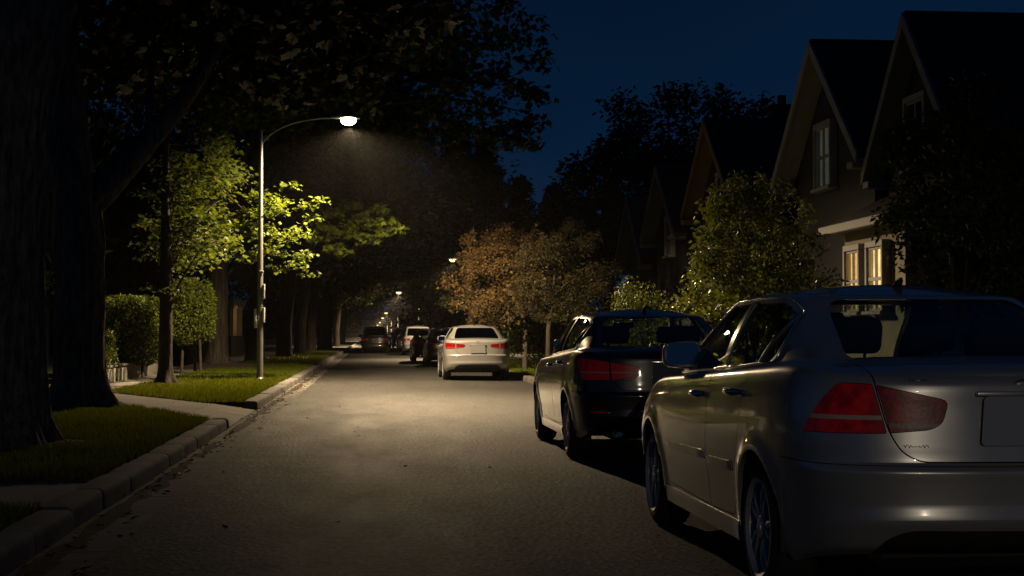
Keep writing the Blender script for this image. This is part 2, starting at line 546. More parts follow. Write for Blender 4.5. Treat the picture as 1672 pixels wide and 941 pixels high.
def make_wheel(S, parent, sg, yw, mats):
    Rr, tw = S['R'], S['tw']; rr = Rr * .695
    T = Matrix.Translation((sg * S['wx'], yw, Rr)) @ Matrix.Rotation(sg * PI / 2, 4, 'Y')   # local +Z points outward
    w = empty('wheel', (0, 0, 0)); w.parent = parent
    h = tw / 2
    t = MB(); t.lathe([(rr - .012, -h + .01), (rr + .01, -h), (Rr - .035, -h + .004), (Rr - .012, -h + .02), (Rr - .002, -h + .045), (Rr, 0), (Rr - .002, h - .045), (Rr - .012, h - .02), (Rr - .035, h - .004), (rr + .03, h + .003), (rr + .012, h), (rr - .004, h - .012)], 56, T)
    t.build('tyre', mats['rubber'], w, 40)
    r = MB(); r.lathe([(rr - .03, -h + .02), (rr - .022, h - .04), (rr - .016, h - .012), (rr - .004, h - .004), (rr + .006, h + .004), (rr + .002, h - .01)], 56, T)
    n = S['spokes']
    for k in range(n):
        a = 2 * PI * k / n + (.11 if k % 2 else -.11) * (1 if n >= 10 else 0)
        A = T @ Matrix.Rotation(a, 4, 'Z'); w0, w1 = (.020, .013) if n >= 10 else (.036, .024)
        sec = []
        for rad, ww, zz, th in ((.03, w0 * 1.1, h - .022, .03), (.09, w0, h - .012, .028), (rr * .62, w1, h - .008, .024), (rr - .012, w1 * 1.35, h - .018, .022)):
            sec.append([A @ Vector(p) for p in ((rad, -ww, zz - th), (rad, -ww, zz - .006), (rad, -ww * .45, zz), (rad, ww * .45, zz), (rad, ww, zz - .006), (rad, ww, zz - th))])
        b = [p for q in sec for p in q]
        r.add(b, [(i * 6 + j, i * 6 + (j + 1) % 6, i * 6 + 6 + (j + 1) % 6, i * 6 + 6 + j) for i in range(3) for j in range(6)])
    r.lathe([(.062, h - .05), (.06, h - .016), (.05, h - .008), (.0305, h - .006), (.03, h - .001), (.001, h + .001)], 24, T)
    for k in range(5):
        a = 2 * PI * k / 5 + .3; c = T @ Vector((.043 * math.cos(a), .043 * math.sin(a), h - .012)); d = T.to_3x3() @ Vector((0, 0, .008))
        r.tube([c, c + d], .006, 6)
    r.build('rim', mats['alloy'], w, 35)
    b = MB(); b.lathe([(.04, h - .075), (rr * .78, h - .075), (rr * .78, h - .09), (rr - .028, h - .10), (rr - .03, -h + .03), (.001, -h + .03)], 40, T)
    b.build('brake_disc', mats['dark'], w, 35)
    return w

def seat(parent, x, y, mats, rear=False):
    s = empty('seat', (0, 0, 0)); s.parent = parent
    tilt = Matrix.Translation((x, y, .50)) @ Matrix.Rotation(R(14), 4, 'X')
    m = MB(); m.box((-.245, -.06, 0), (.245, .09, .60), .055, 0, tilt, 3); m.box((x - .25, y, .30), (x + .25, y + .52, .50), .05, 0, None, 2)
    m.build('backrest', mats['cloth'], s, 40)
    hr = MB(); hr.box((-.135, -.045, .655), (.135, .06, .835), .045, 0, tilt, 3)
    for q in (-.06, .06): hr.tube([tilt @ Vector((q, .01, .58)), tilt @ Vector((q, .01, .70))], .007, 6)
    hr.build('headrest', mats['cloth'], s, 40)

def make_car(name, S, mats, label, cat, group):
    root = empty(name, (0, 0, 0)); tag(root, label, cat, group)
    pm = mats[S['paint']]
    lo = gen_lower(S); gr = gen_green(S); RL, RG = Ref(lo), Ref(gr)
    Ls = solid(lo, .022); Gs = solid(gr, .03); Rw = S['R']
    def finish(me, nm, mat, parent=root, refs=(RL,)):
        ref_normals(me, refs); return link(nm, me, mat, parent)
    # --- cutters
    lf = lambda x, z: S['lamp_y'][0] + (S['lamp_y'][1] - S['lamp_y'][0]) * (z - .85) / .2
    lo_p = roundpoly(S['lamp_out'], .008, 2); li_p = roundpoly(S['lamp_in'], [.006, .03, .03, .02, .006], 3)
    lamps = lambda g: yprism([offset(lo_p, g)], -3, (lambda x, z: lf(x, z) + g), True)
    lampi = lambda g: yprism([offset(li_p, g)], -3, -2.0, True)
    boot_p = roundpoly(S['boot'], .05, 4)
    door_p = [roundpoly(d, [0, .3, .06, .06, .25, 0] if k == 0 else [0, .25, .06, .06, .12, .2, 0], 5) for k, d in enumerate(S['doors'])]
    val_p = roundpoly(S['valance'], .05, 3)
    by = S['wy'][0] - Rw - .06
    bump_c = lambda g: xprism([offset([(-3, .0), (by, .0), (by, S['bumper_z']), (-3, S['bumper_z'])], g)], -1.3, 1.3, False)
    cir = lambda wy: [(wy + (Rw + .042) * math.cos(2 * PI * k / 72), Rw - .005 + (Rw + .042) * math.sin(2 * PI * k / 72)) for k in range(72)]
    wells = xprism([cir(wy) for wy in S['wy']], .52, 1.3)
    hasboot = S.get('boot') is not None
    # --- panels
    base = boolean(Ls, wells, 'DIFFERENCE')
    doors = boolean(base, xprism([offset(d, -.0025) for d in door_p], .70, 1.4), 'INTERSECT')
    boot = boolean(base, yprism([offset(boot_p, -.003)], -3, S.get('boot_y', -1.80)), 'INTERSECT')
    bump_ = boolean(base, bump_c(-.002), 'INTERSECT')
    lo_m = boolean(base, lamps(-.001), 'INTERSECT'); li_m = boolean(base, lampi(-.001), 'INTERSECT')
    body = boolean(base, xprism([offset(d, .0025) for d in door_p], .70, 1.4), 'DIFFERENCE')
    cab = [(x * .93, y * .96) for x, y in S['gbase']]; cab = cab + [(-x, y) for x, y in cab[-2:0:-1]]
    body = boolean(body, zprism(cab, .7, 1.6), 'DIFFERENCE')
    body = boolean(body, yprism([offset(boot_p, .003)], -3, S.get('boot_y', -1.80)), 'DIFFERENCE')
    body = boolean(body, bump_c(.002), 'DIFFERENCE')
    body = boolean(body, lamps(.002), 'DIFFERENCE')
    boot = boolean(boot, zprism(cab, .7, 1.6), 'DIFFERENCE')
    boot = boolean(boot, lampi(.002), 'DIFFERENCE')
    bump_ = boolean(bump_, yprism([val_p], -3, -1.9), 'DIFFERENCE')
    if S['lamp_out'][3][1] < S['bumper_z']: bump_ = boolean(bump_, lamps(.002), 'DIFFERENCE')
    valn = boolean(boolean(base, yprism([offset(val_p, -.002)], -3, -1.9), 'INTERSECT'), bump_c(-.002), 'INTERSECT')
    # --- greenhouse and glass
    wp = [roundpoly(w, r, 5) for w, r in zip(S['win'], S['winr'])]
    rw_p = roundpoly(S['rearwin'], .07, 5); fw_p = roundpoly(S['frontwin'], .05, 4)
    # rear and front glass follow prisms along y, side glass prisms along x
    cutS = xprism(wp, .35, 1.3); cutR = yprism([rw_p], -3, S.get('rearcut', -.75)); cutF = yprism([fw_p], .35, 3)
    G2 = boolean(boolean(boolean(Gs, cutS, 'DIFFERENCE'), cutR, 'DIFFERENCE'), cutF, 'DIFFERENCE')
    inner = gr.copy()
    for v, n in zip(inner.vertices, [v.normal.copy() for v in inner.vertices]): v.co = v.co - n * .006
    Gi = solid(inner, .005)
    side_g = boolean(Gi, cutS, 'INTERSECT'); rear_g = boolean(Gi, cutR, 'INTERSECT'); front_g = boolean(Gi, cutF, 'INTERSECT')
    finish(join([body, G2]), 'body', pm, root, (RL, RG))
    gm = mats[S.get('glass', 'car_glass')]
    dparts = {}
    for me in islands(doors):
        c = sum((v.co for v in me.vertices), Vector()) / len(me.vertices)
        dparts[(1 if c.x > 0 else -1, 0 if c.y > -.3 else 1)] = finish(me, 'door', pm)
    for me in islands(side_g):
        c = sum((v.co for v in me.vertices), Vector()) / len(me.vertices); k = (1 if c.x > 0 else -1, 0 if c.y > -.3 else 1)
        finish(me, 'side_window', gm, root, (RG,) if False else (Ref(inner),)) if len(me.vertices) > 8 else None
    ri = Ref(inner)
    for me, nm in ((rear_g, 'rear_window'), (front_g, 'windscreen')):
        ref_normals(me, (ri,)); link(nm, me, gm, root)
    if hasboot: bo = finish(boot, 'boot_lid' if not S.get('tailgate') else 'tailgate', pm)
    bu = finish(bump_, 'bumper', pm)
    finish(valn, 'rear_valance', mats['plastic'])
    lmp = {}
    for me in islands(lo_m):
        c = sum((v.co.x for v in me.vertices)) / len(me.vertices); lmp[c > 0] = finish(me, 'tail_light', mats[S.get('lampmat', 'tail_red')])
    for me in islands(li_m):
        c = sum((v.co.x for v in me.vertices)) / len(me.vertices)
        finish(me, 'inner_light', mats[S.get('lampmat_in', 'tail_red_inner')], bo)
    # gloss black covers on the pillars between the side windows
    shell = gr.copy()
    for v, n in zip(shell.vertices, [v.normal.copy() for v in shell.vertices]): v.co = v.co + n * .0035
    bars = []
    for a, b in zip(S['win'], S['win'][1:]):
        f0, f1 = max(a, key=lambda p: -p[0] * 3 - p[1]), max(a, key=lambda p: -p[0] * 3 + p[1])
        g0, g1 = max(b, key=lambda p: p[0] * 3 - p[1]), max(b, key=lambda p: p[0] * 3 + p[1])
        bars.append([(f0[0] - .004, f0[1] - .002), (f1[0] - .004, f1[1] + .002), (g1[0] + .004, g1[1] + .002), (g0[0] + .004, g0[1] - .002)])
    if S.get('bars', True):
        for me in islands(boolean(solid(shell, .005), xprism(bars, .35, 1.3), 'INTERSECT')):
            ref_normals(me, (Ref(shell),)); link('pillar_trim', me, mats['gloss_black'], root)
    # --- trim along the side glass
    for sg in (1, -1):
        tr = MB()
        allp = offset(roundpoly(S['trim'], S.get('trimr', .08), 6), .004) if S.get('trim') else None
        for p in ([allp] if allp else [offset(w, .006) for w in wp]):
            pts = []
            for a, b in zip(p, p[1:] + p[:1]):
                for t in np.linspace(0, 1, max(2, int((Vector(a) - Vector(b)).length / .05)), endpoint=False):
                    y, z = a[0] + (b[0] - a[0]) * t, a[1] + (b[1] - a[1]) * t; pts.append((RG.side(y, z, sg) + sg * .001, y, z))
            pts.append(pts[0]); tr.tube(pts, .0065, 6, cap=False)
        tr.build('window_trim', mats[S.get('trimmat', 'chrome')], root, 60)
        for y0, z0 in S['handles']:
            x0 = RL.side(y0, z0, sg); d = dparts[(sg, 0 if y0 > -.3 else 1)]
            h = MB(); pts = [(RL.side(y0 + q, z0, sg) + sg * o, y0 + q, z0) for q, o in ((-.10, .0), (-.085, .026), (-.03, .034), (.04, .034), (.09, .024), (.105, .0))]
            h.tube(pts, [.014, .019, .017, .017, .019, .014], 10)
            h.build('handle', mats[S.get('handlemat', 'chrome')], d, 50)
        if S['moulding']:
            z0, hh = S['moulding']
            for (ya, yb) in ((.80, -.275), (-.345, -.90)):
                m = MB(); n = 14; sec = []
                for q in np.linspace(ya, yb, n):
                    e = .55 if q in (ya, yb) else 1
                    for zz, o in ((-.5, .0), (-.42, .012), (.42, .016), (.5, .0)):
                        z = z0 + (q - ya) * -.02 + zz * hh * (.8 if e < 1 else 1); sec.append((RL.side(q, z, sg) + sg * (o * e - .002), q, z))
                m.add(sec, [(i * 4 + j, i * 4 + j + 1, i * 4 + 5 + j, i * 4 + 4 + j) for i in range(n - 1) for j in range(3)] + [(0, 1, 2, 3), tuple((n - 1) * 4 + j for j in (3, 2, 1, 0))])
                m.build('side_moulding', pm, root, 30)
        # sill
        s = MB(); sec = []; ys = np.linspace(.93, -.93, 20)
        for q in ys:
            zz = .215; x = RL.side(q, .30, sg)
            for dx, z in ((-.03, .31), (.004, .30), (.010, .265), (-.0, .205), (-.07, .185)): sec.append((x + sg * dx, q, z))
        s.add(sec, [(i * 5 + j, i * 5 + j + 1, i * 5 + 6 + j, i * 5 + 5 + j) for i in range(19) for j in range(4)] + [(0, 1, 2, 3, 4), tuple(95 + j for j in (4, 3, 2, 1, 0))])
        s.build('sill', pm, root, 40)
        # door mirror
        ym, zm = S.get('mirror', (.72, 1.06)); xm = RL.side(ym, zm - .06, sg)
        bm = bmesh.new(); bmesh.ops.create_cube(bm, size=2)
        bmesh.ops.subdivide_edges(bm, edges=list(bm.edges), cuts=5, use_grid_fill=True)
        for v in bm.verts:
            c = v.co.copy(); p = (abs(c.x) ** 4 + abs(c.y) ** 2.2 + abs(c.z) ** 4) ** .25 or 1
            c = c / max(.3, p); tp = 1 - .12 * (c.x * sg)
            v.co = Vector((c.x * .118, max(-.055, c.y * .085), c.z * .083 * tp))
        for v in bm.verts: v.co += Vector((sg * .0, 0, 0))
        for f in bm.faces: f.smooth = True
        me = bpy.data.meshes.new('m'); MX = Matrix.Translation((xm + sg * .135, ym, zm + .045)) @ Matrix.Rotation(sg * R(5), 4, 'Z') @ Matrix.Rotation(R(-5), 4, 'X')
        bm.transform(MX); bm.to_mesh(me); bm.free()
        mo = link('door_mirror', me, mats[S.get('mirrormat', S['paint'])], root, 40)
        a = MB(); a.tube([(xm - sg * .05, ym + .03, zm - .035), (xm + sg * .03, ym + .02, zm - .01), (xm + sg * .07, ym + .01, zm + .01)], [.04, .032, .03], 10)
        a.build('mirror_arm', mats['plastic'], mo, 50)
        g = MB(); gp = roundpoly([(-.10, -.062), (.10, -.068), (.095, .066), (-.095, .07)], .035, 4)
        gp = [(x * sg, y) for x, y in gp]
        g.prism(gp, 0, .004, 0, MX @ Matrix.Translation((0, -.057, 0)) @ Matrix.Rotation(PI / 2, 4, 'X'))
        g.build('mirror_glass', mats['mirror'], mo)
    # --- plate, badge, antenna, small marks
    px, pz, pw, ph = S['plate']
    def onback(x, z, o=.004): return Vector((x, RL.back(x, z) - o, z))
    up = (onback(px, pz + ph) - onback(px, pz - ph)).normalized(); bx = Vector((1, 0, 0)); nb = bx.cross(up)
    T = Matrix.Translation(onback(px, pz, .012)) @ Matrix((bx, up, -nb)).transposed().to_4x4()
    pl = MB(); pl.prism(roundpoly([(-pw, -ph), (pw, -ph), (pw, ph), (-pw, ph)], .012, 3), -.004, .004, 0, T)
    po = pl.build('license_plate', mats[S['plate_mat']], bo)
    bl = MB()
    for q in (-.55, .55):
        for w in (-.8, .8): c = T @ Vector((pw * q, ph * w, .003)); bl.tube([c, c - nb * .004], .005, 8)
    bl.build('plate_bolt', mats['dark'], po)
    rec = MB(); rec.prism(roundpoly([(-pw - .05, -ph - .02), (pw + .05, -ph - .02), (pw + .03, ph + .03), (-pw - .03, ph + .03)], .02, 3), -.011, -.006, 0, T)
    rec.build('plate_recess', mats[S.get('recessmat', S['paint'])], bo)
    gb = MB(); gb.box((-pw - .06, -.012, ph + .03), (pw + .06, .012, ph + .052), .006, 0, T @ Matrix.Rotation(-PI / 2, 4, 'X') @ Matrix.Rotation(0, 4, 'Z') if False else T @ Matrix.Translation((0, 0, 0)) @ Matrix(((1, 0, 0, 0), (0, 0, 1, 0), (0, 1, 0, 0), (0, 0, 0, 1))), 2)
    gb.build('boot_grip', mats[S.get('gripmat', S['paint'])], bo, 40)
    for bx0, bz0, bw, bh in S.get('badges', []):
        b = MB()
        if bh / bw > .4:
            b.lathe([(bw * .5, 0), (bw * .5, .004), (bw * .4, .007), (bw * .32, .004), (.001, .004)], 20, Matrix.Translation(onback(bx0, bz0, .002)) @ T.to_3x3().to_4x4() @ Matrix.Diagonal((1, bh / bw, 1, 1)))
        else:      # worn script lettering too small to read
            q = np.linspace(0, 1, 46); b.tube([onback(bx0 + bw * (t - .5) + bh * .18 * math.sin(t * 34), bz0 + bh * .5 * math.sin(t * 41 + 1) * (.6 + .4 * math.sin(t * 9)), .003) for t in q], bh * .09, 5)
        b.build('badge', mats['badge'], bo, 40)
    if S['antenna']:
        ya, ha = S['antenna']; z = RG.top(0, ya); a = MB()
        a.tube([(0, ya + .06, z - .004), (0, ya + .02, z + ha * .4), (0, ya - .015, z + ha * .75), (0, ya - .03, z + ha)], [.026, .022, .014, .004], 8)
        a.build('antenna', mats['plastic'], root, 50)
    if S['exhaust']:
        for sg in (-1, 1):
            e = MB(); x = sg * .52; yb = RL.back(x, .36)
            e.lathe([(.030, -.14), (.038, -.14), (.040, 0), (.036, .004), (.032, 0), (.030, -.12), (.001, -.12)], 20, Matrix.Translation((x, yb - .02, .30)) @ Matrix.Rotation(PI / 2, 4, 'X') @ Matrix.Diagonal((1.3, 1, 1, 1)))
            e.build('exhaust_pipe', mats['chrome'], root, 40)
            f = MB(); pts = [onback(sg * q, .50, .001) for q in (.60, .66, .72, .76)]
            f.tube(pts, .011, 6); f.build('reflector', mats['tail_red'], bu, 40)
    # --- inside and underneath
    for x in (-.36, .36): seat(root, x, -.12, mats)
    for x in (-.36, .36): seat(root, x, -1.02, mats)
    i_ = MB(); i_.box((-.66, .62, .55), (.66, 1.28, .955), .06, 0, None, 2); i_.box((-.68, -1.75, .80), (.68, -1.10, 1.055), .03, 0, None, 2); i_.build('dashboard', mats['cloth'], root, 40)
    rv = MB(); rv.box((-.115, .47, 1.30), (.115, .50, 1.36), .014, 0, None, 2); rv.tube([(0, .49, 1.35), (0, .55, 1.40)], .008, 6); rv.build('rear_view_mirror', mats['dark'], root, 40)
    st = MB(); Tm = Matrix.Translation((-.36, .50, .93)) @ Matrix.Rotation(R(66), 4, 'X')
    st.tube([Tm @ Vector((.18 * math.cos(a), .18 * math.sin(a), 0)) for a in np.linspace(0, 2 * PI, 33)], .014, 8, cap=False)
    st.tube([Tm @ Vector((-.17, 0, 0)), Tm @ Vector((.17, 0, 0))], .02, 6); st.build('steering_wheel', mats['dark'], root, 50)
    un = MB(); un.box((-.60, -2.15, .24), (.60, 2.1, .58), .05); un.box((-.82, -.92, .19), (.82, .92, .50), .04)
    un.build('underbody', mats['dark'], root)
    for wy in S['wy']:
        for sg in (1, -1):
            ln = MB(); Tl = Matrix.Translation((0, wy, Rw - .005)) @ Matrix.Rotation(sg * PI / 2, 4, 'Y')
            arc = [(Rw + .046) * np.array((math.sin(a), math.cos(a))) for a in np.linspace(-1.75, 1.75, 30)]
            pv = [(sg * q, wy + p[0], Rw - .005 + p[1]) for p in arc for q in (.5, .875)]
            ln.add(pv, [(2 * i, 2 * i + 1, 2 * i + 3, 2 * i + 2) for i in range(29)])
            ln.add([(sg * .5, wy + p[0], Rw - .005 + p[1]) for p in arc], [tuple(range(30))])
            ln.build('arch_liner', mats['dark'], root, 40)
        for sg in (1, -1): make_wheel(S, root, sg, wy, mats)
    return root

import os
MT = dict(
    silver=paint('silver_paint', (.36, .36, .36), .5, .28), black=paint('black_paint', (.010, .010, .011), .2, .30, .3), white=paint('white_paint', (.36, .36, .355), 0.15, .4, .03),
    rubber=pbr('tyre_rubber', (.012, .012, .012), .8, bmp=.3, bscale=90), alloy=pbr('alloy', (.50, .485, .46), .38, .4, var=.1, vscale=20),
    dark=pbr('dark_metal', (.012, .012, .012), .7), plastic=pbr('black_plastic', (.014, .014, .015), .5, bmp=.15, bscale=300, bdist=.001),
    cloth=pbr('seat_cloth', (.02, .02, .022), .9, bmp=.2, bscale=200), chrome=pbr('chrome', (.72, .70, .67), .14, 1.0), badge=pbr('badge_metal', (.30, .29, .28), .4, 1.0),
    gloss_black=pbr('gloss_black', (.008, .008, .009), .22, coat=.6), mirror=pbr('mirror_glass', (.42, .43, .43), .03, 1.0), car_glass=glassmat('car_glass', (.72, .76, .74)), dark_glass=glassmat('tinted_glass', (.18, .19, .2)),
    plate_dim=pbr('plate_white', (.55, .57, .60), .4, var=.08, vscale=30))

def lampmat(name, red, clear, band, dk=.45):
    m, nt, out = newmat(name)
    p = N(nt, 'ShaderNodeBsdfPrincipled'); p.inputs['Roughness'].default_value = .3; p.inputs['Specular IOR Level'].default_value = .25; p.inputs['Coat Weight'].default_value = .5
    tc = N(nt, 'ShaderNodeTexCoord'); sx = N(nt, 'ShaderNodeSeparateXYZ'); L(nt, tc.outputs['Object'], sx.inputs[0])
    lo = N(nt, 'ShaderNodeMath', operation='GREATER_THAN'); lo.inputs[1].default_value = band[0]; L(nt, sx.outputs['Z'], lo.inputs[0])
    hi = N(nt, 'ShaderNodeMath', operation='LESS_THAN'); hi.inputs[1].default_value = band[1]; L(nt, sx.outputs['Z'], hi.inputs[0])
    mu = N(nt, 'ShaderNodeMath', operation='MULTIPLY'); L(nt, lo.outputs[0], mu.inputs[0]); L(nt, hi.outputs[0], mu.inputs[1])
    vo = N(nt, 'ShaderNodeTexVoronoi'); vo.inputs['Scale'].default_value = 45; L(nt, tc.outputs['Object'], vo.inputs['Vector'])
    wv = noise_tex(nt, tc.outputs['Object'], 14, 3)
    rc = ramp(nt, wv, [(.38, [x * dk for x in red]), (.58, red)])
    mx = N(nt, 'ShaderNodeMix', data_type='RGBA'); L(nt, mu.outputs[0], mx.inputs['Factor']); L(nt, rc, mx.inputs['A']); mx.inputs['B'].default_value = (*clear, 1)
    L(nt, mx.outputs['Result'], p.inputs['Base Color'])
    L(nt, bump(nt, vo.outputs['Distance'], .12, .002), p.inputs['Normal'])
    L(nt, p.outputs[0], out.inputs['Surface']); return m

MT['tail_red'] = lampmat('tail_lens', (.90, .014, .009), (.5, .38, .28), (.875, .893))
MT['tail_red_inner'] = lampmat('tail_lens_inner', (.42, .007, .006), (.26, .17, .14), (.842, .862))
MT['tail_plain'] = lampmat('tail_lens_plain', (.92, .016, .010), (.45, .30, .27), (.865, .878), .8)

MT['tail_dim'] = lampmat('tail_lens_dim', (.34, .007, .006), (.30, .16, .14), (.865, .878), .7)
def spec(**kw):
    S = dict(CAR0); S.update(kw); return S
SPECS = {
    'silver': spec(badges=[(-.44, 1.040, .075, .012), (-.46, .768, .10, .013), (0, 1.02, .10, .05)],
                   trim=[(1.03, .995), (.25, 1.402), (-.25, 1.418), (-.90, 1.408), (-1.16, 1.33), (-1.245, 1.22), (-1.26, 1.10)], trimr=[.03, .12, .3, .2, .1, .1, .04]),
    'black': spec(paint='black', spokes=12, exhaust=True, moulding=None, handlemat='chrome', gripmat='chrome',
                  zt=[(-2.4, 1.035), (-2.1, 1.07), (-1.8, 1.085), (-1.3, 1.065), (-.8, 1.04), (0, 1.005), (.8, .975), (1.3, .95), (1.7, .89), (2.1, .79), (2.4, .70)],
                  lamp_out=[(.595, .97), (.78, 1.0), (1.1, 1.005), (1.1, .80), (.588, .80)], lamp_in=[(.580, .966), (.32, .925), (.285, .885), (.34, .83), (.572, .802)], lamp_y=(-2.03, -1.86),
                  boot=[(.58, 1.4), (.592, 1.02), (.58, .80), (.50, .73), (.44, .703), (-.44, .703), (-.50, .73), (-.58, .80), (-.592, 1.02), (-.58, 1.4)],
                  badges=[(-.43, .80, .10, .013), (0, .99, .09, .06)], plate=(0, .855, .155, .076), lampmat='tail_plain', lampmat_in='tail_plain',
                  trim=[(1.03, .985), (.25, 1.402), (-.25, 1.418), (-.90, 1.408), (-1.16, 1.33), (-1.245, 1.22), (-1.26, 1.09)], trimr=[.03, .12, .3, .2, .1, .1, .04]),
    'white': spec(paint='white', spokes=10, moulding=None, handlemat='white', glass='dark_glass', trimmat='plastic', mirrormat='white',
                  lamp_out=[(.60, .985), (.78, 1.0), (1.1, 1.01), (1.1, .83), (.60, .845)], lamp_in=[(.57, .98), (.36, .962), (.325, .925), (.37, .875), (.57, .848)], lamp_y=(-2.0, -1.90),
                  boot=[(.62, 1.4), (.592, 1.02), (.58, .80), (.50, .70), (.42, .675), (-.42, .675), (-.50, .70), (-.58, .80), (-.592, 1.02), (-.62, 1.4)], bumper_z=.66,
                  badges=[(0, 1.01, .09, .06)], plate=(0, .83, .155, .076), lampmat='tail_dim', lampmat_in='tail_dim', recessmat='white',
                  rearwin=[(.61, 1.115), (.49, 1.405), (-.49, 1.405), (-.61, 1.115)]),
}
def build_car(which, name='parked_car', label='car', cat='car', group=None):
    return make_car(name, SPECS[which], MT, label, cat, group)
MT['blackv'] = paint('van_paint', (.012, .013, .016), .2, .32, .2)
SPECS['suv'] = spec(paint='blackv', moulding=None, glass='dark_glass', trimmat='plastic', handlemat='plastic', tailgate=True, spokes=10,
    zt=[(-2.4, 1.02), (-2.0, 1.06), (-1, 1.06), (0, 1.04), (.8, 1.02), (1.3, 1.0), (1.7, .97), (2.1, .90), (2.4, .80)],
    gbase=[(0, -2.235), (.4, -2.22), (.62, -2.17), (.74, -2.04), (.79, -1.75), (.81, -1.0), (.81, -.2), (.80, .5), (.77, 1.0), (.70, 1.25), (.5, 1.40), (0, 1.48)],
    groof=[(0, -2.02), (.34, -2.0), (.50, -1.95), (.60, -1.84), (.635, -1.6), (.65, -.9), (.65, -.1), (.645, .2), (.62, .40), (.55, .52), (.3, .60), (0, .63)],
    zre=[(-2.2, 1.62), (-1.6, 1.66), (-.5, 1.69), (.2, 1.68), (.7, 1.62)],
    win=[[(.97, 1.05), (.34, 1.60), (-.20, 1.635), (-.27, 1.07)], [(-.36, 1.08), (-.28, 1.635), (-1.10, 1.625), (-1.16, 1.10)], [(-1.23, 1.10), (-1.18, 1.62), (-1.72, 1.585), (-1.80, 1.13)]],
    winr=[[.05, .03, .02, .02], [.02, .02, .03, .03], [.03, .03, .08, .06]],
    rearwin=[(.64, 1.14), (.57, 1.58), (-.57, 1.58), (-.64, 1.14)], rearcut=-1.75,
    boot=[(.66, 1.4), (.66, 1.05), (.66, .80), (.62, .66), (.56, .63), (-.56, .63), (-.62, .66), (-.66, .80), (-.66, 1.05), (-.66, 1.4)], boot_y=-2.1, bumper_z=.60,
    lamp_out=[(.70, 1.0), (.80, 1.0), (1.1, 1.0), (1.1, .80), (.70, .80)], lamp_in=[(.63, .98), (.45, .97), (.46, .90), (.50, .86), (.63, .85)], lamp_y=(-2.05, -2.05),
    lampmat='tail_dim', lampmat_in='tail_dim', plate=(0, .86, .155, .076), antenna=(-1.5, .05))

# ------------------------------------------------------------------ sky
world = bpy.data.worlds.new('World'); SC.world = world; world.use_nodes = True
wn = world.node_tree; bg = wn.nodes['Background']
tcw = wn.nodes.new('ShaderNodeTexCoord'); sxw = wn.nodes.new('ShaderNodeSeparateXYZ'); L(wn, tcw.outputs['Generated'], sxw.inputs[0])
cw = ramp(wn, sxw.outputs['Z'], [(0.0, (.004, .022, .062)), (.10, (.0028, .0175, .050)), (.25, (.0014, .0095, .030)), (.6, (.0008, .005, .018)), (1.0, (.0006, .004, .014))])
nw = noise_tex(wn, tcw.outputs['Generated'], 2.2, 4, .5); mw = N(wn, 'ShaderNodeMix', data_type='RGBA', blend_type='MULTIPLY'); mw.inputs['Factor'].default_value = 1
L(wn, cw, mw.inputs['A']); L(wn, ramp(wn, nw, [(.3, .82), (.7, 1.18)]), mw.inputs['B']); L(wn, mw.outputs['Result'], bg.inputs['Color']); bg.inputs['Strength'].default_value = SKY

# ------------------------------------------------------------------ ground materials
def asphalt(name='asphalt', gain=1.0):
    m, nt, out = newmat(name)
    p = N(nt, 'ShaderNodeBsdfPrincipled'); v = coords(nt)
    big = noise_tex(nt, v, .35, 5, .6); mid = noise_tex(nt, coords(nt, (1, .25, 1)), 1.6, 6, .65); fine = noise_tex(nt, v, 26, 6, .85)
    vo = N(nt, 'ShaderNodeTexVoronoi'); vo.inputs['Scale'].default_value = 24; L(nt, v, vo.inputs['Vector'])
    a = N(nt, 'ShaderNodeMix', data_type='RGBA', blend_type='MULTIPLY'); a.inputs['Factor'].default_value = 1
    b = N(nt, 'ShaderNodeMix', data_type='RGBA', blend_type='MULTIPLY'); b.inputs['Factor'].default_value = 1
    c = N(nt, 'ShaderNodeMix', data_type='RGBA', blend_type='MULTIPLY'); c.inputs['Factor'].default_value = 1
    L(nt, ramp(nt, big, [(.3, [x * gain for x in (.094, .092, .088)]), (.7, [x * gain for x in (.122, .118, .110)])]), a.inputs['A'])
    L(nt, ramp(nt, mid, [(.30, (.78, .78, .78)), (.55, (1, 1, 1)), (.72, (1.0, .99, .96))]), a.inputs['B'])
    L(nt, a.outputs['Result'], b.inputs['A']); L(nt, ramp(nt, fine, [(.34, .22), (.52, .85), (.62, 1.0), (.74, 1.5)]), b.inputs['B'])
    L(nt, b.outputs['Result'], c.inputs['A']); L(nt, ramp(nt, vo.outputs['Color'], [(0, .55), (.7, 1.0), (.92, 1.0), (.97, 2.6)]), c.inputs['B'])
    L(nt, c.outputs['Result'], p.inputs['Base Color'])
    L(nt, ramp(nt, mid, [(.3, .66), (.7, .76)]), p.inputs['Roughness'])
    L(nt, ramp(nt, fine, [(.36, .04 * gain), (.5, .26 * gain), (.60, .40 * gain), (.68, min(1, .8 * gain))]), p.inputs['Specular IOR Level'])
    h = N(nt, 'ShaderNodeMath', operation='ADD'); L(nt, fine, h.inputs[0]); L(nt, vo.outputs['Distance'], h.inputs[1])
    b1 = N(nt, 'ShaderNodeBump'); b1.inputs['Strength'].default_value = .9; b1.inputs['Distance'].default_value = .008; L(nt, h.outputs[0], b1.inputs['Height'])
    b2 = N(nt, 'ShaderNodeBump'); b2.inputs['Strength'].default_value = .12; b2.inputs['Distance'].default_value = .03; L(nt, mid, b2.inputs['Height']); L(nt, b1.outputs[0], b2.inputs['Normal'])
    L(nt, b2.outputs[0], p.inputs['Normal']); L(nt, p.outputs[0], out.inputs['Surface']); return m

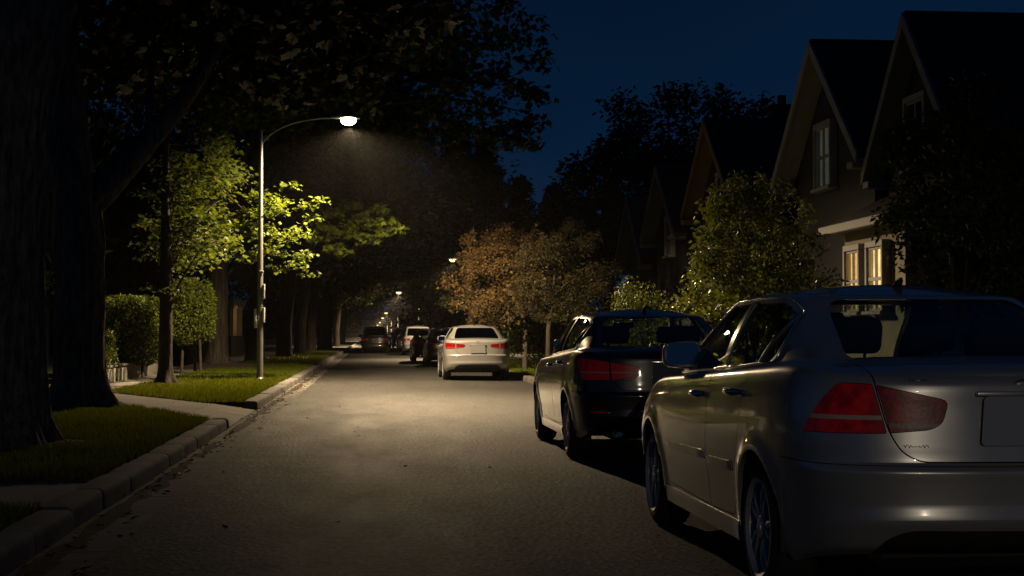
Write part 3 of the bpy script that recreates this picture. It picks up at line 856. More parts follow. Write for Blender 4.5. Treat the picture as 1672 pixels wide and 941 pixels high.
def concrete(name, c1, c2, sc=1.2):
    m, nt, out = newmat(name)
    p = N(nt, 'ShaderNodeBsdfPrincipled'); p.inputs['Roughness'].default_value = .88; p.inputs['Specular IOR Level'].default_value = .25; v = coords(nt)
    f = noise_tex(nt, v, sc, 8, .68); g = noise_tex(nt, v, 60, 4, .6)
    a = N(nt, 'ShaderNodeMix', data_type='RGBA', blend_type='MULTIPLY'); a.inputs['Factor'].default_value = 1
    L(nt, ramp(nt, f, [(.32, c1), (.68, c2)]), a.inputs['A']); L(nt, ramp(nt, g, [(.3, .65), (.6, 1)]), a.inputs['B'])
    L(nt, a.outputs['Result'], p.inputs['Base Color'])
    L(nt, bump(nt, g, .5, .006), p.inputs['Normal']); L(nt, p.outputs[0], out.inputs['Surface']); return m

M_ASPH = asphalt()
M_CONC = concrete('concrete', (.15, .14, .125), (.29, .275, .25))
M_KERB = concrete('kerb_concrete', (.11, .105, .095), (.25, .24, .22), 2.5)
M_GUT = concrete('gutter_concrete', (.10, .095, .085), (.22, .21, .19), 1.7)
M_SOIL = pbr('soil', (.030, .026, .014), .95, var=.5, vscale=5, bmp=.8, bscale=30, bdist=.03)
M_TURF = pbr('turf', (.050, .068, .012), .95, var=.45, vscale=3, bmp=.9, bscale=70, bdist=.03)
M_MULCH = pbr('mulch', (.035, .022, .012), .95, var=.5, vscale=20, bmp=1, bscale=45, bdist=.03)

# ------------------------------------------------------------------ ground, road, kerbs
rng = np.random.default_rng(7)
g = MB(); g.add([(-900, -200, -.03), (900, -200, -.03), (900, 1800, -.03), (-900, 1800, -.03)], [(0, 1, 2, 3)])
struct(g.build('ground', M_SOIL))
KL, KR = -1.88, 4.02      # kerb faces
rd = MB(); ys = np.concatenate([np.arange(-60, 2, 2), np.arange(2, 60, .12), np.arange(60, 900, 5)])
edge = [-1.50 + .05 * noise.noise(Vector((y * .55, 0, 0))) + .025 * noise.noise(Vector((y * 2.3, 4, 0))) + .012 * noise.noise(Vector((y * 9, 8, 0))) for y in ys]
V = []; 
for y, e in zip(ys, edge): V += [(e, y, .0), (e + .01, y, .012), (.2, y, .024), (2.2, y, .022), (KR, y, .004)]
rd.add(V, [(i * 5 + j, i * 5 + j + 1, i * 5 + j + 6, i * 5 + j + 5) for i in range(len(ys) - 1) for j in range(4)])
struct(rd.build('road', M_ASPH, smooth=60))
gu = MB()
y = -60.0
while y < 420:
    ln = 3.0 if y < 90 else 30.0
    gu.box((KL - .02, y + .004, -.06), (-1.30, y + ln - .004, .004 - .002 * rng.random()), .006)
    y += ln
struct(gu.build('gutter', M_GUT))
kb = MB()
def kerb_run(mb, xf, sg, y0, y1, ln, h=.145, w=.24):
    y = y0
    while y < y1 - .05:
        e = min(y1, y + ln); j = rng.normal(0, .007, 4); t = .011
        prof = [(0, -.06), (0 + .012, h - .045), (.022, h - .018), (.05, h), (w - .02, h + .002), (w, h - .012), (w, -.06)]
        n = len(prof); sec = []; q = np.linspace(y + t, e - t, 6 if ln < 4 else 2)
        for i, yy in enumerate(q):
            end = .006 if i in (0, len(q) - 1) else 0
            for a, b in prof:
                wob = .004 * noise.noise(Vector((yy * 3, a * 20, b * 9 + sg)))
                sec.append((xf + sg * (a + j[0] + wob + end * (1 if a < .1 else -1)), yy, b + j[1] + wob - (end if b > .05 else 0)))
        mb.add(sec, [(i * n + k, i * n + k + 1, i * n + n + k + 1, i * n + n + k) for i in range(len(q) - 1) for k in range(n - 1)] + [tuple(range(n)), tuple(range(len(q) * n - 1, (len(q) - 1) * n - 1, -1))])
        y = e
kerb_run(kb, KL, -1, 2, 20.6, 1.15); kerb_run(kb, KL, -1, 25.6, 120, 1.8); kerb_run(kb, KL, -1, 120, 700, 20)
struct(kb.build('kerb', M_KERB, smooth=40))
kr = MB(); kerb_run(kr, KR, 1, 0, 110, 2.0); kerb_run(kr, KR, 1, 110, 700, 20)
struct(kr.build('kerb', M_KERB, smooth=40))
# footpath, crossing, driveway with its dropped apron
fp = MB()
for a in np.arange(-10, 130, 1.6): fp.box((-7.4, a + .006, -.05), (-5.12, a + 1.594, .112), .008)
fp.box((-5.11, 10.2, -.05), (-2.14, 12.0, .116), .008)
struct(fp.build('footpath', M_CONC))
dw = MB()
pl = [(-2.62, 20.75), (-2.62, 25.5), (-5.09, 30.4), (-5.09, 25.7), (-4.0, 24.5)]
dw.prism(pl[::-1], -.05, .114)
dw.add([(-1.90, 20.68, .010), (-1.90, 25.52, .010), (-2.61, 25.5, .114), (-2.61, 20.75, .114)], [(0, 1, 2, 3)])
dw.box((-14, 22.6, -.05), (-7.41, 27.6, .113), .008)
struct(dw.build('driveway', M_CONC))
fr = MB()
for a in np.arange(-10, 130, 1.6): fr.box((7.0, a + .006, -.05), (8.3, a + 1.594, .112), .008)
struct(fr.build('footpath', M_CONC))
def slab(polys, mat, name, z=.128):
    mb = MB()
    for p in polys: mb.prism(p, -.05, z)
    return struct(mb.build(name, mat))
VERGES = [[(-2.135, 12.02), (-2.135, 20.3), (-2.5, 21.0), (-3.95, 24.4), (-5.1, 25.6), (-5.1, 12.02)],
          [(-2.135, 26.0), (-2.135, 130), (-5.1, 130), (-5.1, 30.5), (-2.7, 25.7)],
          [(-2.135, 2), (-2.135, 10.15), (-5.1, 10.15), (-5.1, 2)]]
slab(VERGES, M_TURF, 'lawn')
slab([[(4.27, 0), (6.99, 0), (6.99, 130), (4.27, 130)], [(8.31, 0), (60, 0), (60, 140), (8.31, 140)], [(-60, 28), (-7.41, 28), (-7.41, 140), (-60, 140)], [(-60, 0), (-7.41, 0), (-7.41, 22.4), (-60, 22.4)]], M_TURF, 'lawn')

# ------------------------------------------------------------------ leaves, grass
T_OVAL = (np.array([(0, 0, 0), (-.30, .42, .07), (0, 1, -.06), (.30, .42, .07)]), np.array([(0, 2, 1), (0, 3, 2)]))
_st = [(0, 0)]
for k in range(5):
    a = R(-144 + 72 * k) if False else R(-120 + 60 * k); rr = [.62, .82, 1.0, .82, .62][k]
    _st.append((math.sin(a) * rr * .62, .30 + math.cos(a) * rr * .70))
    if k < 4:
        b = a + R(30); _st.append((math.sin(b) * .34, .30 + math.cos(b) * .36))
T_MAPLE = (np.array([(x, y, .12 * abs(x) - .10 * y * y) for x, y in _st]), np.array([(0, i + 1, i) for i in range(1, len(_st) - 1)]))

def leaf_cloud(rng, C, size, tmpl, up=.5, out=None, jit=.35):
    """many leaf faces at the points C; up biases their faces to the sky, out is a preferred pointing direction"""
    n = len(C); TV, TF = tmpl
    nrm = rng.normal(size=(n, 3)); nrm /= np.linalg.norm(nrm, axis=1)[:, None]; nrm[:, 2] = np.abs(nrm[:, 2]) * .6 + up * 1.0
    nrm /= np.linalg.norm(nrm, axis=1)[:, None]
    d = rng.normal(size=(n, 3)) * .8
    if out is not None: d += out
    d[:, 2] -= .35
    d -= nrm * (d * nrm).sum(1)[:, None]; d /= np.linalg.norm(d, axis=1)[:, None] + 1e-9
    s = np.cross(d, nrm); sz = size * (1 + jit * rng.uniform(-1, 1, n))
    V = C[:, None, :] + sz[:, None, None] * (TV[None, :, 0, None] * s[:, None, :] + TV[None, :, 1, None] * d[:, None, :] + TV[None, :, 2, None] * nrm[:, None, :])
    F = TF[None] + (np.arange(n) * len(TV))[:, None, None]
    return V.reshape(-1, 3), F.reshape(-1, 3)

def clump_points(rng, c, r, n, flat=.5):
    p = rng.normal(size=(n, 3)); p *= (rng.random(n) ** .45 / (np.linalg.norm(p, axis=1) + 1e-9))[:, None]
    p[:, 2] *= flat
    p[:, 2] -= .28 * (p[:, 0] ** 2 + p[:, 1] ** 2)
    return np.array(c) + p * r, p

def ellipsoid_clumps(rng, c, rad, k, shell=.55, hole=.0, seed=0.):
    """clump centres through an ellipsoid, more of them outward, with gaps cut by noise"""
    out = []
    while len(out) < k:
        p = rng.normal(size=3); p /= np.linalg.norm(p); p *= (shell + (1 - shell) * rng.random()) if rng.random() < .8 else rng.random()
        q = np.array(c) + p * np.array(rad)
        if hole and noise.noise(Vector(q * .55) + Vector((seed, seed, 0))) < hole: continue
        out.append(q)
    return out

def crown_mesh(rng, clumps, size, tmpl, up=.5, flat=.5):
    Vs, Fs = [], []; b = 0
    for c, r, n, *z in clumps:
        p, d = clump_points(rng, c, r, n, flat); V, F = leaf_cloud(rng, p, z[0] if z else size, tmpl, up, d * .8)
        Vs.append(V); Fs.append(F + b); b += len(V)
    return arrays_mesh('crown', np.concatenate(Vs), np.concatenate(Fs))

def bez(p0, p1, p2, n=8):
    p0, p1, p2 = map(np.array, (p0, p1, p2)); return [tuple(p0 * (1 - t) ** 2 + p1 * 2 * t * (1 - t) + p2 * t * t) for t in np.linspace(0, 1, n)]

def tree(name, label, cat, base, trunk, limbs, clumps, bark, leaf, size, tmpl=T_OVAL, up=.5, flat=.5, group=None, rng=None, ridge=0, nseg=14, flare=None):
    root = empty(name, base); tag(root, label, cat, group)
    mb = MB(); pts = [t[:3] for t in trunk]; rad = [t[3] for t in trunk]
    if ridge:
        D = catmull([(*t,) for t in trunk], 90); pts = [tuple(p[:3]) for p in D]; rad = [p[3] for p in D]
        sd = rng.random() * 50
        def jit(p, an, i):
            f = 1 + ridge * (abs(noise.noise(Vector((math.cos(an) * 5.5 + sd, math.sin(an) * 5.5, p.z * .9)))) * 2 - .5)
            f += ridge * .6 * noise.noise(Vector((math.cos(an) * 13, math.sin(an) * 13 + sd, p.z * 2.5)))
            if flare and p.z < flare: f += (1 - p.z / flare) ** 2 * (.20 + .27 * math.sin(an * 3 + sd) + .18 * math.sin(an * 5 + 1 + sd))
            return f
        mb.tube(pts, rad, nseg, jit=jit)
    else: mb.tube(pts, rad, nseg)
    for lp, lr in limbs: mb.tube(lp, lr, max(6, nseg // 2) if nseg < 40 else 20, cap=True, jit=(lambda p, an, i: 1 + .10 * noise.noise(Vector((an * 2, p.x * 4, p.z * 4)))))
    mb.build('trunk', bark, root, 70)
    me = crown_mesh(rng, clumps, size, tmpl, up, flat)
    link('crown', me, leaf, root)
    return root

def auto_limbs(rng, start_pts, targets, r0, k):
    """limbs from the trunk out to some of the clump centres"""
    out = []
    idx = rng.choice(len(targets), min(k, len(targets)), replace=False)
    for i in idx:
        t = np.array(targets[i]); s = np.array(start_pts[rng.integers(len(start_pts))]); m = s * .55 + t * .45 + np.array([0, 0, .18 * np.linalg.norm(t - s)])
        p = bez(s, m, t, 7); out.append((p, list(np.linspace(r0, r0 * .15, 7))))
    return out

BARK = barkmat('bark_dark', (.018, .015, .012), (.062, .052, .042), .13, 11)
BARK_A = barkmat('bark_ridged', (.045, .038, .030), (.25, .215, .17), .30, 15)
BARK_Y = barkmat('bark_grey', (.025, .021, .017), (.075, .064, .052), .25, 16)
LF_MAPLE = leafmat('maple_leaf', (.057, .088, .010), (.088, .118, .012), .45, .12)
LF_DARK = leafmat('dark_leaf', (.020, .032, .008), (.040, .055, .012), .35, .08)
LF_BOUGH_LIT = leafmat('bough_leaf_lit', (.075, .110, .012), (.115, .150, .015), .45, .1)  # canopy leaf in a lighter tone, lamplight put into the colour
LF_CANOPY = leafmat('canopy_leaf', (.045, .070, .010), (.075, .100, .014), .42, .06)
LF_HEDGE = leafmat('hedge_leaf', (.075, .110, .012), (.12, .145, .016), .3, .16)
LF_SHRUB = leafmat('shrub_leaf', (.105, .140, .018), (.16, .19, .024), .4, .26)
LF_RUST = leafmat('rust_leaf', (.070, .040, .014), (.115, .072, .020), .35, .30)
LF_RUSTG = leafmat('rust_green_leaf', (.030, .030, .010), (.060, .042, .013), .35, .28)
LF_NEEDLE = leafmat('needle', (.014, .022, .009), (.024, .034, .012), .15, .05)

# ------------------------------------------------------------------ the verge trees on the left
rg = np.random.default_rng(11)
# A: the nearest great trunk, half out of the frame
tree('street_tree', 'massive ridged dark trunk nearest the camera beside the lawn strip', 'tree', (-3.68, 15.6, .12),
     [(0, 0, -.1, .56), (0, 0, .12, .52), (.01, 0, .4, .46), (.02, 0, .9, .425), (.02, 0, 1.8, .41), (.03, 0, 2.8, .41), (.10, .02, 3.7, .42), (.34, .05, 4.6, .38), (.8, .1, 6.0, .30), (1.2, .1, 8.0, .2), (1.4, .2, 10, .1)],
     [(bez((.1, 0, 3.6), (-.6, .2, 5), (-1.8, .4, 8)), list(np.linspace(.3, .06, 8)))],
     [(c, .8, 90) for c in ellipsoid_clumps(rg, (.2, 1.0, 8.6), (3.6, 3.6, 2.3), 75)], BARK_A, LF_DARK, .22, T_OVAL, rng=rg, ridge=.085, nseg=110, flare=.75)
# B: second trunk with the heavy rising limb
limbB = [(bez((-.1, 0, 2.9), (.55, .2, 3.55), (1.45, .5, 4.75), 12), list(np.linspace(.27, .14, 12))), (bez((1.45, .5, 4.75), (2.0, .7, 5.6), (2.5, 1.2, 7.2), 8), list(np.linspace(.14, .06, 8))),
         (bez((.9, .3, 4.0), (1.05, .5, 5.0), (.75, 1.0, 6.5), 8), list(np.linspace(.07, .03, 8)))]
clB = [(c, .75, 100) for c in ellipsoid_clumps(rg, (.9, 2.2, 7.1), (4.6, 4.0, 2.1), 120)]
tree('street_tree', 'thick dark trunk with a heavy limb rising to the right, roots in mulch', 'tree', (-4.36, 23.4, .12),
     [(0, 0, -.1, .50), (0, 0, .12, .45), (0, 0, .4, .39), (0, 0, .9, .365), (0, 0, 1.8, .36), (-.03, 0, 2.6, .37), (-.12, 0, 3.3, .36), (-.25, 0, 4.5, .30), (-.4, .1, 6.5, .2), (-.4, .2, 9, .1)],
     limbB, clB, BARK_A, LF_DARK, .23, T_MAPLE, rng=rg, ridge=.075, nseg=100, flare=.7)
mu = MB()
for (x, y, rx, ry, h) in ((-4.36, 23.45, .95, .8, .10), (-3.55, 15.7, 1.0, .9, .08), (-4.5, 34.9, .6, .6, .05), (-5.0, 51.0, 1.5, 1.2, .22)):
    n = 28; rings = 7; vs = [(x, y, .12 + h)]
    for r in range(1, rings + 1):
        for k in range(n):
            a = 2 * PI * k / n; q = r / rings; w = 1 + .25 * noise.noise(Vector((math.cos(a) * 1.7 + x, math.sin(a) * 1.7 + y, 3)))
            vs.append((x + rx * q * w * math.cos(a), y + ry * q * w * math.sin(a), .12 + h * (1 - q ** 2) + .02 * noise.noise(Vector((a * 3, q * 9, x))) * (1 - q) + (.005 if r < rings else -.02)))
    fs = [(0, 1 + k, 1 + (k + 1) % n) for k in range(n)] + [(1 + r * n + k, 1 + r * n + n + k, 1 + r * n + n + (k + 1) % n, 1 + r * n + (k + 1) % n) for r in range(rings - 1) for k in range(n)]
    mu.add(vs, fs)
mo = mu.build('mulch', M_MULCH, smooth=80); struct(mo, 'stuff')

# C: the young maple lit by the lamp. Its sprays hang in layers towards the lamp.
clC = []
k = 0
while k < 150:
    p = rg.normal(size=3); p /= np.linalg.norm(p); p *= .45 + .55 * rg.random()
    q = np.array((1.05, 1.9, 4.15)) + p * np.array((2.25, 2.5, 1.75))
    if q[0] > 1.35 and q[1] < 3.3: continue                   # keeps clear of the lamp post, which stands in front
    if q[2] < 2.55 + .25 * abs(q[0]) - (.35 if q[0] > .8 else 0): continue
    if noise.noise(Vector(q * .8)) < -.22: continue
    clC.append((tuple(q), .34 + .22 * rg.random(), 40)); k += 1
for q in ((-.05, -.25, 2.12), (.2, -.15, 2.1), (-.35, -.2, 2.2), (2.5, 3.9, 3.5), (2.9, 4.1, 3.2), (2.6, 3.8, 2.9), (3.0, 4.2, 2.7), (2.2, 3.7, 2.8), (2.4, 3.8, 3.2), (2.7, 4.0, 3.7), (2.3, 3.7, 4.2), (2.0, 3.6, 3.6), (2.8, 4.1, 3.0), (3.1, 4.3, 4.1), (2.9, 4.2, 4.4), (2.5, 4.0, 4.9), (1.9, 3.5, 4.6), (3.25, 4.2, 4.55)):
    clC.append((q, .32 if q[2] > 2.3 else .2, 34 if q[2] > 2.3 else 22))
trC = [(0, 0, -.1, .28), (0, 0, .1, .21), (.0, 0, .35, .165), (0, 0, .9, .15), (.0, .02, 2.0, .14), (-.02, .05, 3.2, .11), (-.04, .1, 4.6, .08), (0, .1, 6.2, .075), (.1, .2, 8, .04)]
stC = [(0, .03, 2.3), (-.02, .05, 3.0), (-.03, .08, 3.8), (-.04, .1, 4.6), (0, .1, 5.4)]
lmC = auto_limbs(rg, stC, [c[0] for c in clC[:150] if c[0][0] < 2.2], .018, 18) + [(bez((.06, 0, 1.75), (.25, .1, 2.3), (.9, .6, 3.4)), list(np.linspace(.035, .012, 8)))]
tree('maple_tree', 'young slim maple with bright leaves lit by the street lamp beside it', 'tree', (-4.60, 34.8, .12), trC, lmC, clC, BARK_Y, LF_MAPLE, .112, T_MAPLE, .75, .42, rng=rg, ridge=.04, nseg=40, flare=.5)

# D: the large tree further back whose crown hangs over the road
clD = [(c, 1.0, 95) for c in ellipsoid_clumps(rg, (3.4, -3.2, 10.6), (6.6, 7.5, 3.7), 240, .45)]
for x, y, z in ((8.6, -5.4, 8.0), (9.4, -5.6, 8.5), (9.9, -5.6, 8.3), (9.0, -5.2, 7.3), (9.7, -5.3, 7.6), (9.5, -5.5, 6.95), (8.8, -5.6, 7.0), (9.9, -5.8, 9.3), (9.2, -5.6, 10.0), (9.0, -5.4, 11.0), (8.0, -5.4, 7.2)):
    clD.append(((x, y, z), .62, 75))
clS = []
for x, y, z in ((4.3, -5.6, 4.4), (4.7, -5.8, 4.6), (5.1, -5.8, 4.35), (5.5, -5.9, 4.5), (5.75, -5.9, 4.25), (4.9, -5.7, 3.95), (3.9, -5.5, 4.75), (4.4, -5.6, 5.0), (3.5, -5.4, 4.0), (3.9, -5.5, 3.75), (5.2, -5.8, 4.85), (4.6, -5.7, 4.05), (3.3, -5.4, 4.6), (3.6, -5.3, 4.3), (5.35, -5.9, 4.1), (3.2, -5.2, 5.0), (4.1, -5.6, 4.1), (4.2, -5.7, 3.55)):
    clS.append(((x, y, z), .36, 46))
lmD = auto_limbs(rg, [(0, 0, 5), (0, -.2, 6.5), (.2, -.3, 8)], [c[0] for c in clD[:240]], .16, 22)
lmD += [(bez((0, -.1, 4.2), (2.5, -3, 6.6), (4.9, -5.7, 4.7), 10), list(np.linspace(.12, .012, 10))), (bez((3.0, -3.6, 5.7), (3.5, -5, 5.2), (3.9, -5.5, 4.0), 7), list(np.linspace(.04, .008, 7)))]
lmD += [(bez((0, 0, 6), (5, -3, 9.5), (9.4, -5.5, 7.8), 10), list(np.linspace(.17, .02, 10)))]
tD = tree('street_tree', 'broad tree behind the lamp whose dark crown hangs over the road', 'tree', (-5.04, 50.9, .12),
     [(0, 0, -.1, .5), (0, 0, .15, .42), (0, 0, .6, .345), (0, 0, 1.5, .325), (0, 0, 3, .31), (0, -.05, 5, .28), (.1, -.2, 8, .2), (.3, -.4, 11, .1)],
     lmD, clD, BARK, LF_CANOPY, .22, T_MAPLE, .6, .5, rng=rg, ridge=.06, nseg=60, flare=.6)
link('low_bough', crown_mesh(rg, clS, .17, T_MAPLE, .7, .4), LF_BOUGH_LIT, tD)

def plain_tree(name, label, x, y, h, cr, cz, rad, n, leaf, size, r0=.3, group=None, cx=0, cy=0, flat=.55, shell=.6, tmpl=T_OVAL, cn=80, cr_c=None, hole=0):
    c = (cx, cy, cz); rad = rad if hasattr(rad, '__len__') else (cr, cr, rad)
    cl = [(p, (cr_c or cr * .28), cn) for p in ellipsoid_clumps(rg, c, rad, n, shell, hole, x)]
    lm = auto_limbs(rg, [(0, 0, cz * .45), (cx * .3, cy * .3, cz * .65), (cx * .5, cy * .5, cz * .85)], [q[0] for q in cl], r0 * .4, 12)
    return tree(name, label, 'tree', (x, y, .1), [(0, 0, -.2, r0 * 1.45), (0, 0, .3, r0 * 1.08), (0, 0, 1.6, r0), (cx * .2, cy * .2, cz * .6, r0 * .8), (cx * .6, cy * .6, cz, r0 * .35)], lm, cl, BARK, leaf, size, tmpl, .45, flat, group, rg, nseg=14)

GL = 'trees lining the left verge'
for i, (x, y, r0, lab) in enumerate([
        (-4.75, 63, .36, 'tall dark verge tree just right of the lamp post'),
        (-4.2, 74, .36, 'dark verge tree, second beyond the lamp post'),
        (-4.0, 86, .32, 'dark verge tree, third beyond the lamp post'),
        (-3.9, 99, .3, 'verge tree with slim trunk, fourth beyond the lamp post'),
        (-3.8, 116, .3, 'verge tree with green crown left of the dark van'),
        (-3.9, 138, .3, 'far verge tree behind the dark van on the left kerb'),
        (-3.9, 168, .32, 'distant verge tree lit yellow green beside the far lamps'),
        (-3.9, 205, .32, 'most distant single verge tree on the left side')]):
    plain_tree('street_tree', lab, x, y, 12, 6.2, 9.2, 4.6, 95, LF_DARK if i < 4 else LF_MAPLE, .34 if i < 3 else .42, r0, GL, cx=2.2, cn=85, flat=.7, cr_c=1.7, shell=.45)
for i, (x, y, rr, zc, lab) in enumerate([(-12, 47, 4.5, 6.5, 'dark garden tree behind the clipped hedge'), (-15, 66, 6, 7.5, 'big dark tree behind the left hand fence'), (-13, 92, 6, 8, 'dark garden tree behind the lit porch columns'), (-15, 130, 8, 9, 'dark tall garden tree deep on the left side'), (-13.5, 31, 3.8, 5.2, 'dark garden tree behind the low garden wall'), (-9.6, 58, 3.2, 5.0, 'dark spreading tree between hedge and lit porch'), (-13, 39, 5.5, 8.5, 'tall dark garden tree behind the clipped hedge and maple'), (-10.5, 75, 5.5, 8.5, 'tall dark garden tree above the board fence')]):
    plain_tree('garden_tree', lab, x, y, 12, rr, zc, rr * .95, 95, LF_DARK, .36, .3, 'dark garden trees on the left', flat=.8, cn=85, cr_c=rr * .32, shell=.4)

# ------------------------------------------------------------------ trees on the right
def conifer(label, x, y, h, r, n):
    cl = []
    for i in range(n):
        t = rg.random() ** .8; z = h * (.12 + .88 * t); rr = r * (1 - t) ** .8 + .15; a = rg.random() * 2 * PI; q = rr * (.45 + .55 * rg.random())
        cl.append(((q * math.cos(a), q * math.sin(a), z - .25 * q), .5 + .55 * (1 - t), 40))
    tree('conifer', label, 'tree', (x, y, .1), [(0, 0, -.2, .4), (0, 0, h * .5, .22), (0, 0, h * .98, .03)], [], cl, BARK, LF_NEEDLE, .34, T_OVAL, .3, .55, 'dark conifers beyond the rust tree', rg, nseg=10)
conifer('tallest dark conifer behind the white car', 4.9 + 1.2, 112, 17.0, 4.0, 260)
conifer('dark pointed conifer right of the tallest one', 8.4, 114, 15.6, 3.6, 220)
conifer('dark conifer sloping down towards the rooftops', 10.9, 112, 12.6, 3.2, 180)
conifer('low dark conifer beside the furthest roof', 13.6, 114, 12.2, 3.4, 170)
conifer('dark conifer standing behind the right far lamp post', 7.4, 142, 17.0, 4.2, 220)
conifer('far dark conifer closing the street on the right', 8.2, 182, 17, 4.6, 220)
for x, y, rr, zc, lab in [(12.6, 64, 3.3, 8.9, 'tall dark tree rising behind the middle house'), (10.0, 64, 2.6, 7.0, 'dark round tree left of the tall one behind houses'), (16.2, 66, 3.4, 8.3, 'dark tree behind the chimney and lit gable house'), (8.6, 66, 2.0, 5.0, 'low dark tree at the end of the house row')]:
    plain_tree('garden_tree', lab, x, y, 12, rr, zc, rr * .92, 80, LF_DARK, .24, .28, 'dark trees behind the houses', flat=.75, cn=85, cr_c=rr * .27, shell=.72)
for i, (x, y, lab) in enumerate([(8.4, 72, 'dim green verge tree behind the white car'), (5.8, 90, 'dim verge tree below the half hidden lamp'), (5.6, 122, 'green lit verge tree right of the bare lamp post'), (5.6, 150, 'verge tree beside the second bare post'), (5.6, 200, 'hazy far verge tree on the right'), (5.6, 260, 'hazy furthest verge tree on the right')]):
    plain_tree('street_tree', lab, x, y, 8, 2.7, 4.9, 2.3, 46, LF_MAPLE if i > 1 else LF_DARK, .24, .18, 'verge trees on the right', cn=70, flat=.6)
# rust coloured small trees
def small_tree(label, cat, base, crown, rad, n, leaf, size, name='small_tree', r0=.07, cn=60, cr=.42, flat=.7, stems=1, hole=-.15, up=.45, lim=16, spikes=0, keep=None):
    cl = [(p, cr * (.75 + .5 * rg.random()), cn) for p in ellipsoid_clumps(rg, crown, rad, n, .62, hole, base[0]) if keep is None or keep(p)]
    for _ in range(spikes):
        a = rg.random() * 2 * PI; q = rg.random() ** .5 * .8; x, y = crown[0] + rad[0] * q * math.cos(a), crown[1] + rad[1] * q * math.sin(a); z = crown[2] + rad[2] * math.sqrt(1 - q * q)
        for s in range(3): cl.append(((x, y, z + .13 * s - .05), .17 - .04 * s, 12))
    tr = [(0, 0, -.1, r0 * 1.5), (0, 0, .15, r0 * 1.1), (.02, 0, crown[2] * .45, r0), (crown[0] * .5, crown[1] * .5, crown[2], r0 * .5)]
    lm = auto_limbs(rg, [tuple(np.array(tr[2][:3]) * 1.0), (crown[0] * .3, crown[1] * .3, crown[2] * .75)], [c[0] for c in cl], r0 * .5, lim)
    for s in range(stems - 1):
        a = 2 * PI * s / max(1, stems - 1) + .4; lm.append((bez((.05 * math.cos(a), .05 * math.sin(a), 0), (.2 * math.cos(a), .2 * math.sin(a), crown[2] * .4), (.5 * math.cos(a), .5 * math.sin(a), crown[2] * .9)), list(np.linspace(r0, r0 * .4, 8))))
    return tree(name, label, cat, base, tr, lm, cl, BARK_Y, leaf, size, T_OVAL, up, flat, None, rg, nseg=12)
small_tree('rust and gold leaved small tree behind the white car', 'tree', (4.70, 47.2, .12), (-.75, -.6, 2.85), (1.75, 1.5, 1.45), 120, LF_RUST, .105, cr=.34, spikes=18, cn=80, lim=2, hole=.0)
small_tree('dim rust green small tree with thin trunk beside the black sedan', 'tree', (5.12, 44.6, .12), (.45, .3, 2.85), (1.6, 1.5, 1.5), 115, LF_RUSTG, .105, cr=.33, spikes=16, cn=80, lim=1, hole=.0)
small_tree('bright green spreading shrub in front of the lit porch', 'shrub', (6.05, 24.0, .12), (.0, .0, 1.75), (1.22, 1.3, 1.75), 130, LF_SHRUB, .085, 'garden_shrub', .03, 95, .25, .8, 6, -.12, .35, 24, spikes=26)
small_tree('rounded green bush behind the black sedan', 'bush', (5.45, 30.5, .12), (0, 0, 1.25), (.78, .8, 1.1), 55, LF_HEDGE, .06, 'round_bush', .03, 90, .24, .85, 5, 0, .35, 18)
small_tree('low olive bush tucked between round bush and shrub', 'bush', (5.72, 27.2, .12), (0, 0, .95), (.62, .6, .95), 40, LF_SHRUB, .06, 'round_bush', .03, 80, .22, .85, 5, 0, .35, 8)
small_tree('huge dark shrub covering the house at the right edge', 'shrub', (7.55, 19.2, .12), (.35, 0, 2.35), (1.5, 1.6, 2.15), 220, LF_DARK, .09, 'garden_shrub', .06, 90, .28, .8, 6, -.3, .35, 30, keep=lambda p: p[0] > -.85 + max(0, 2.75 - p[2]) * .55)
small_tree('dark overgrown bush behind the white car and rust trees', 'bush', (5.75, 53, .12), (0, 0, 1.3), (1.5, 2.0, 1.3), 60, LF_DARK, .11, 'round_bush', .04, 70, .42, .8, 4, 0, .35, 0)
small_tree('dark bush filling the gap below the rust green tree', 'bush', (6.2, 39.5, .12), (0, 0, .8), (.9, 1.6, .8), 50, LF_DARK, .09, 'round_bush', .03, 70, .32, .8, 4, 0, .35, 0)
small_tree('dim leafy bush under the dark gable far along', 'bush', (7.6, 45.5, .12), (0, 0, 1.2), (.9, 1.2, 1.2), 45, LF_DARK, .09, 'round_bush', .03, 70, .34, .8, 4, 0, .35, 0)

# ------------------------------------------------------------------ hedges, low wall and shrubs on the left
def hedge(name, label, cat, base, lo, hi, n, size, leaf, stems, bumpy=.18, power=4):
    root = empty(name, base); tag(root, label, cat)
    P = []; lo, hi = np.array(lo), np.array(hi); c = (lo + hi) / 2; h = (hi - lo) / 2
    while len(P) < n:
        d = rg.uniform(-1, 1, (4000, 3)); k = (np.abs(d) ** power).sum(1) ** (1 / power)
        w = np.array([1 + bumpy * noise.noise(Vector((q * h + c) * 2.6) + Vector(base)) for q in d])
        ok = (k < w) & (k > w * (.72 + .28 * rg.random(4000) - .35 * (rg.random(4000) < .2)))
        P += list((d * h + c)[ok])
    P = np.array(P[:n]); V, F = leaf_cloud(rg, P, size, T_OVAL, .25, (P - c) / h * .7)
    link('foliage', arrays_mesh('foliage', V, F), leaf, root)
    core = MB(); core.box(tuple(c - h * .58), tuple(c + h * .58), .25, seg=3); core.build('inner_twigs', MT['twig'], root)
    for x, y in stems:
        s = MB(); s.tube(bez((x, y, -.05), (x * .9, y, lo[2] * .6), (x * .8, y * .8, c[2])), list(np.linspace(.05, .03, 8)), 8)
        s.build('stem', BARK_Y, root, 60)
    return root
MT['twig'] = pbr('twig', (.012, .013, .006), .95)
hedge('clipped_hedge', 'large clipped box shaped hedge above the low garden wall', 'hedge', (-6.35, 41.2, .12), (-.72, -1.5, .35), (.78, 1.5, 2.12), 15000, .085, LF_HEDGE, [(-.3, -1), (.3, .2), (0, 1)])
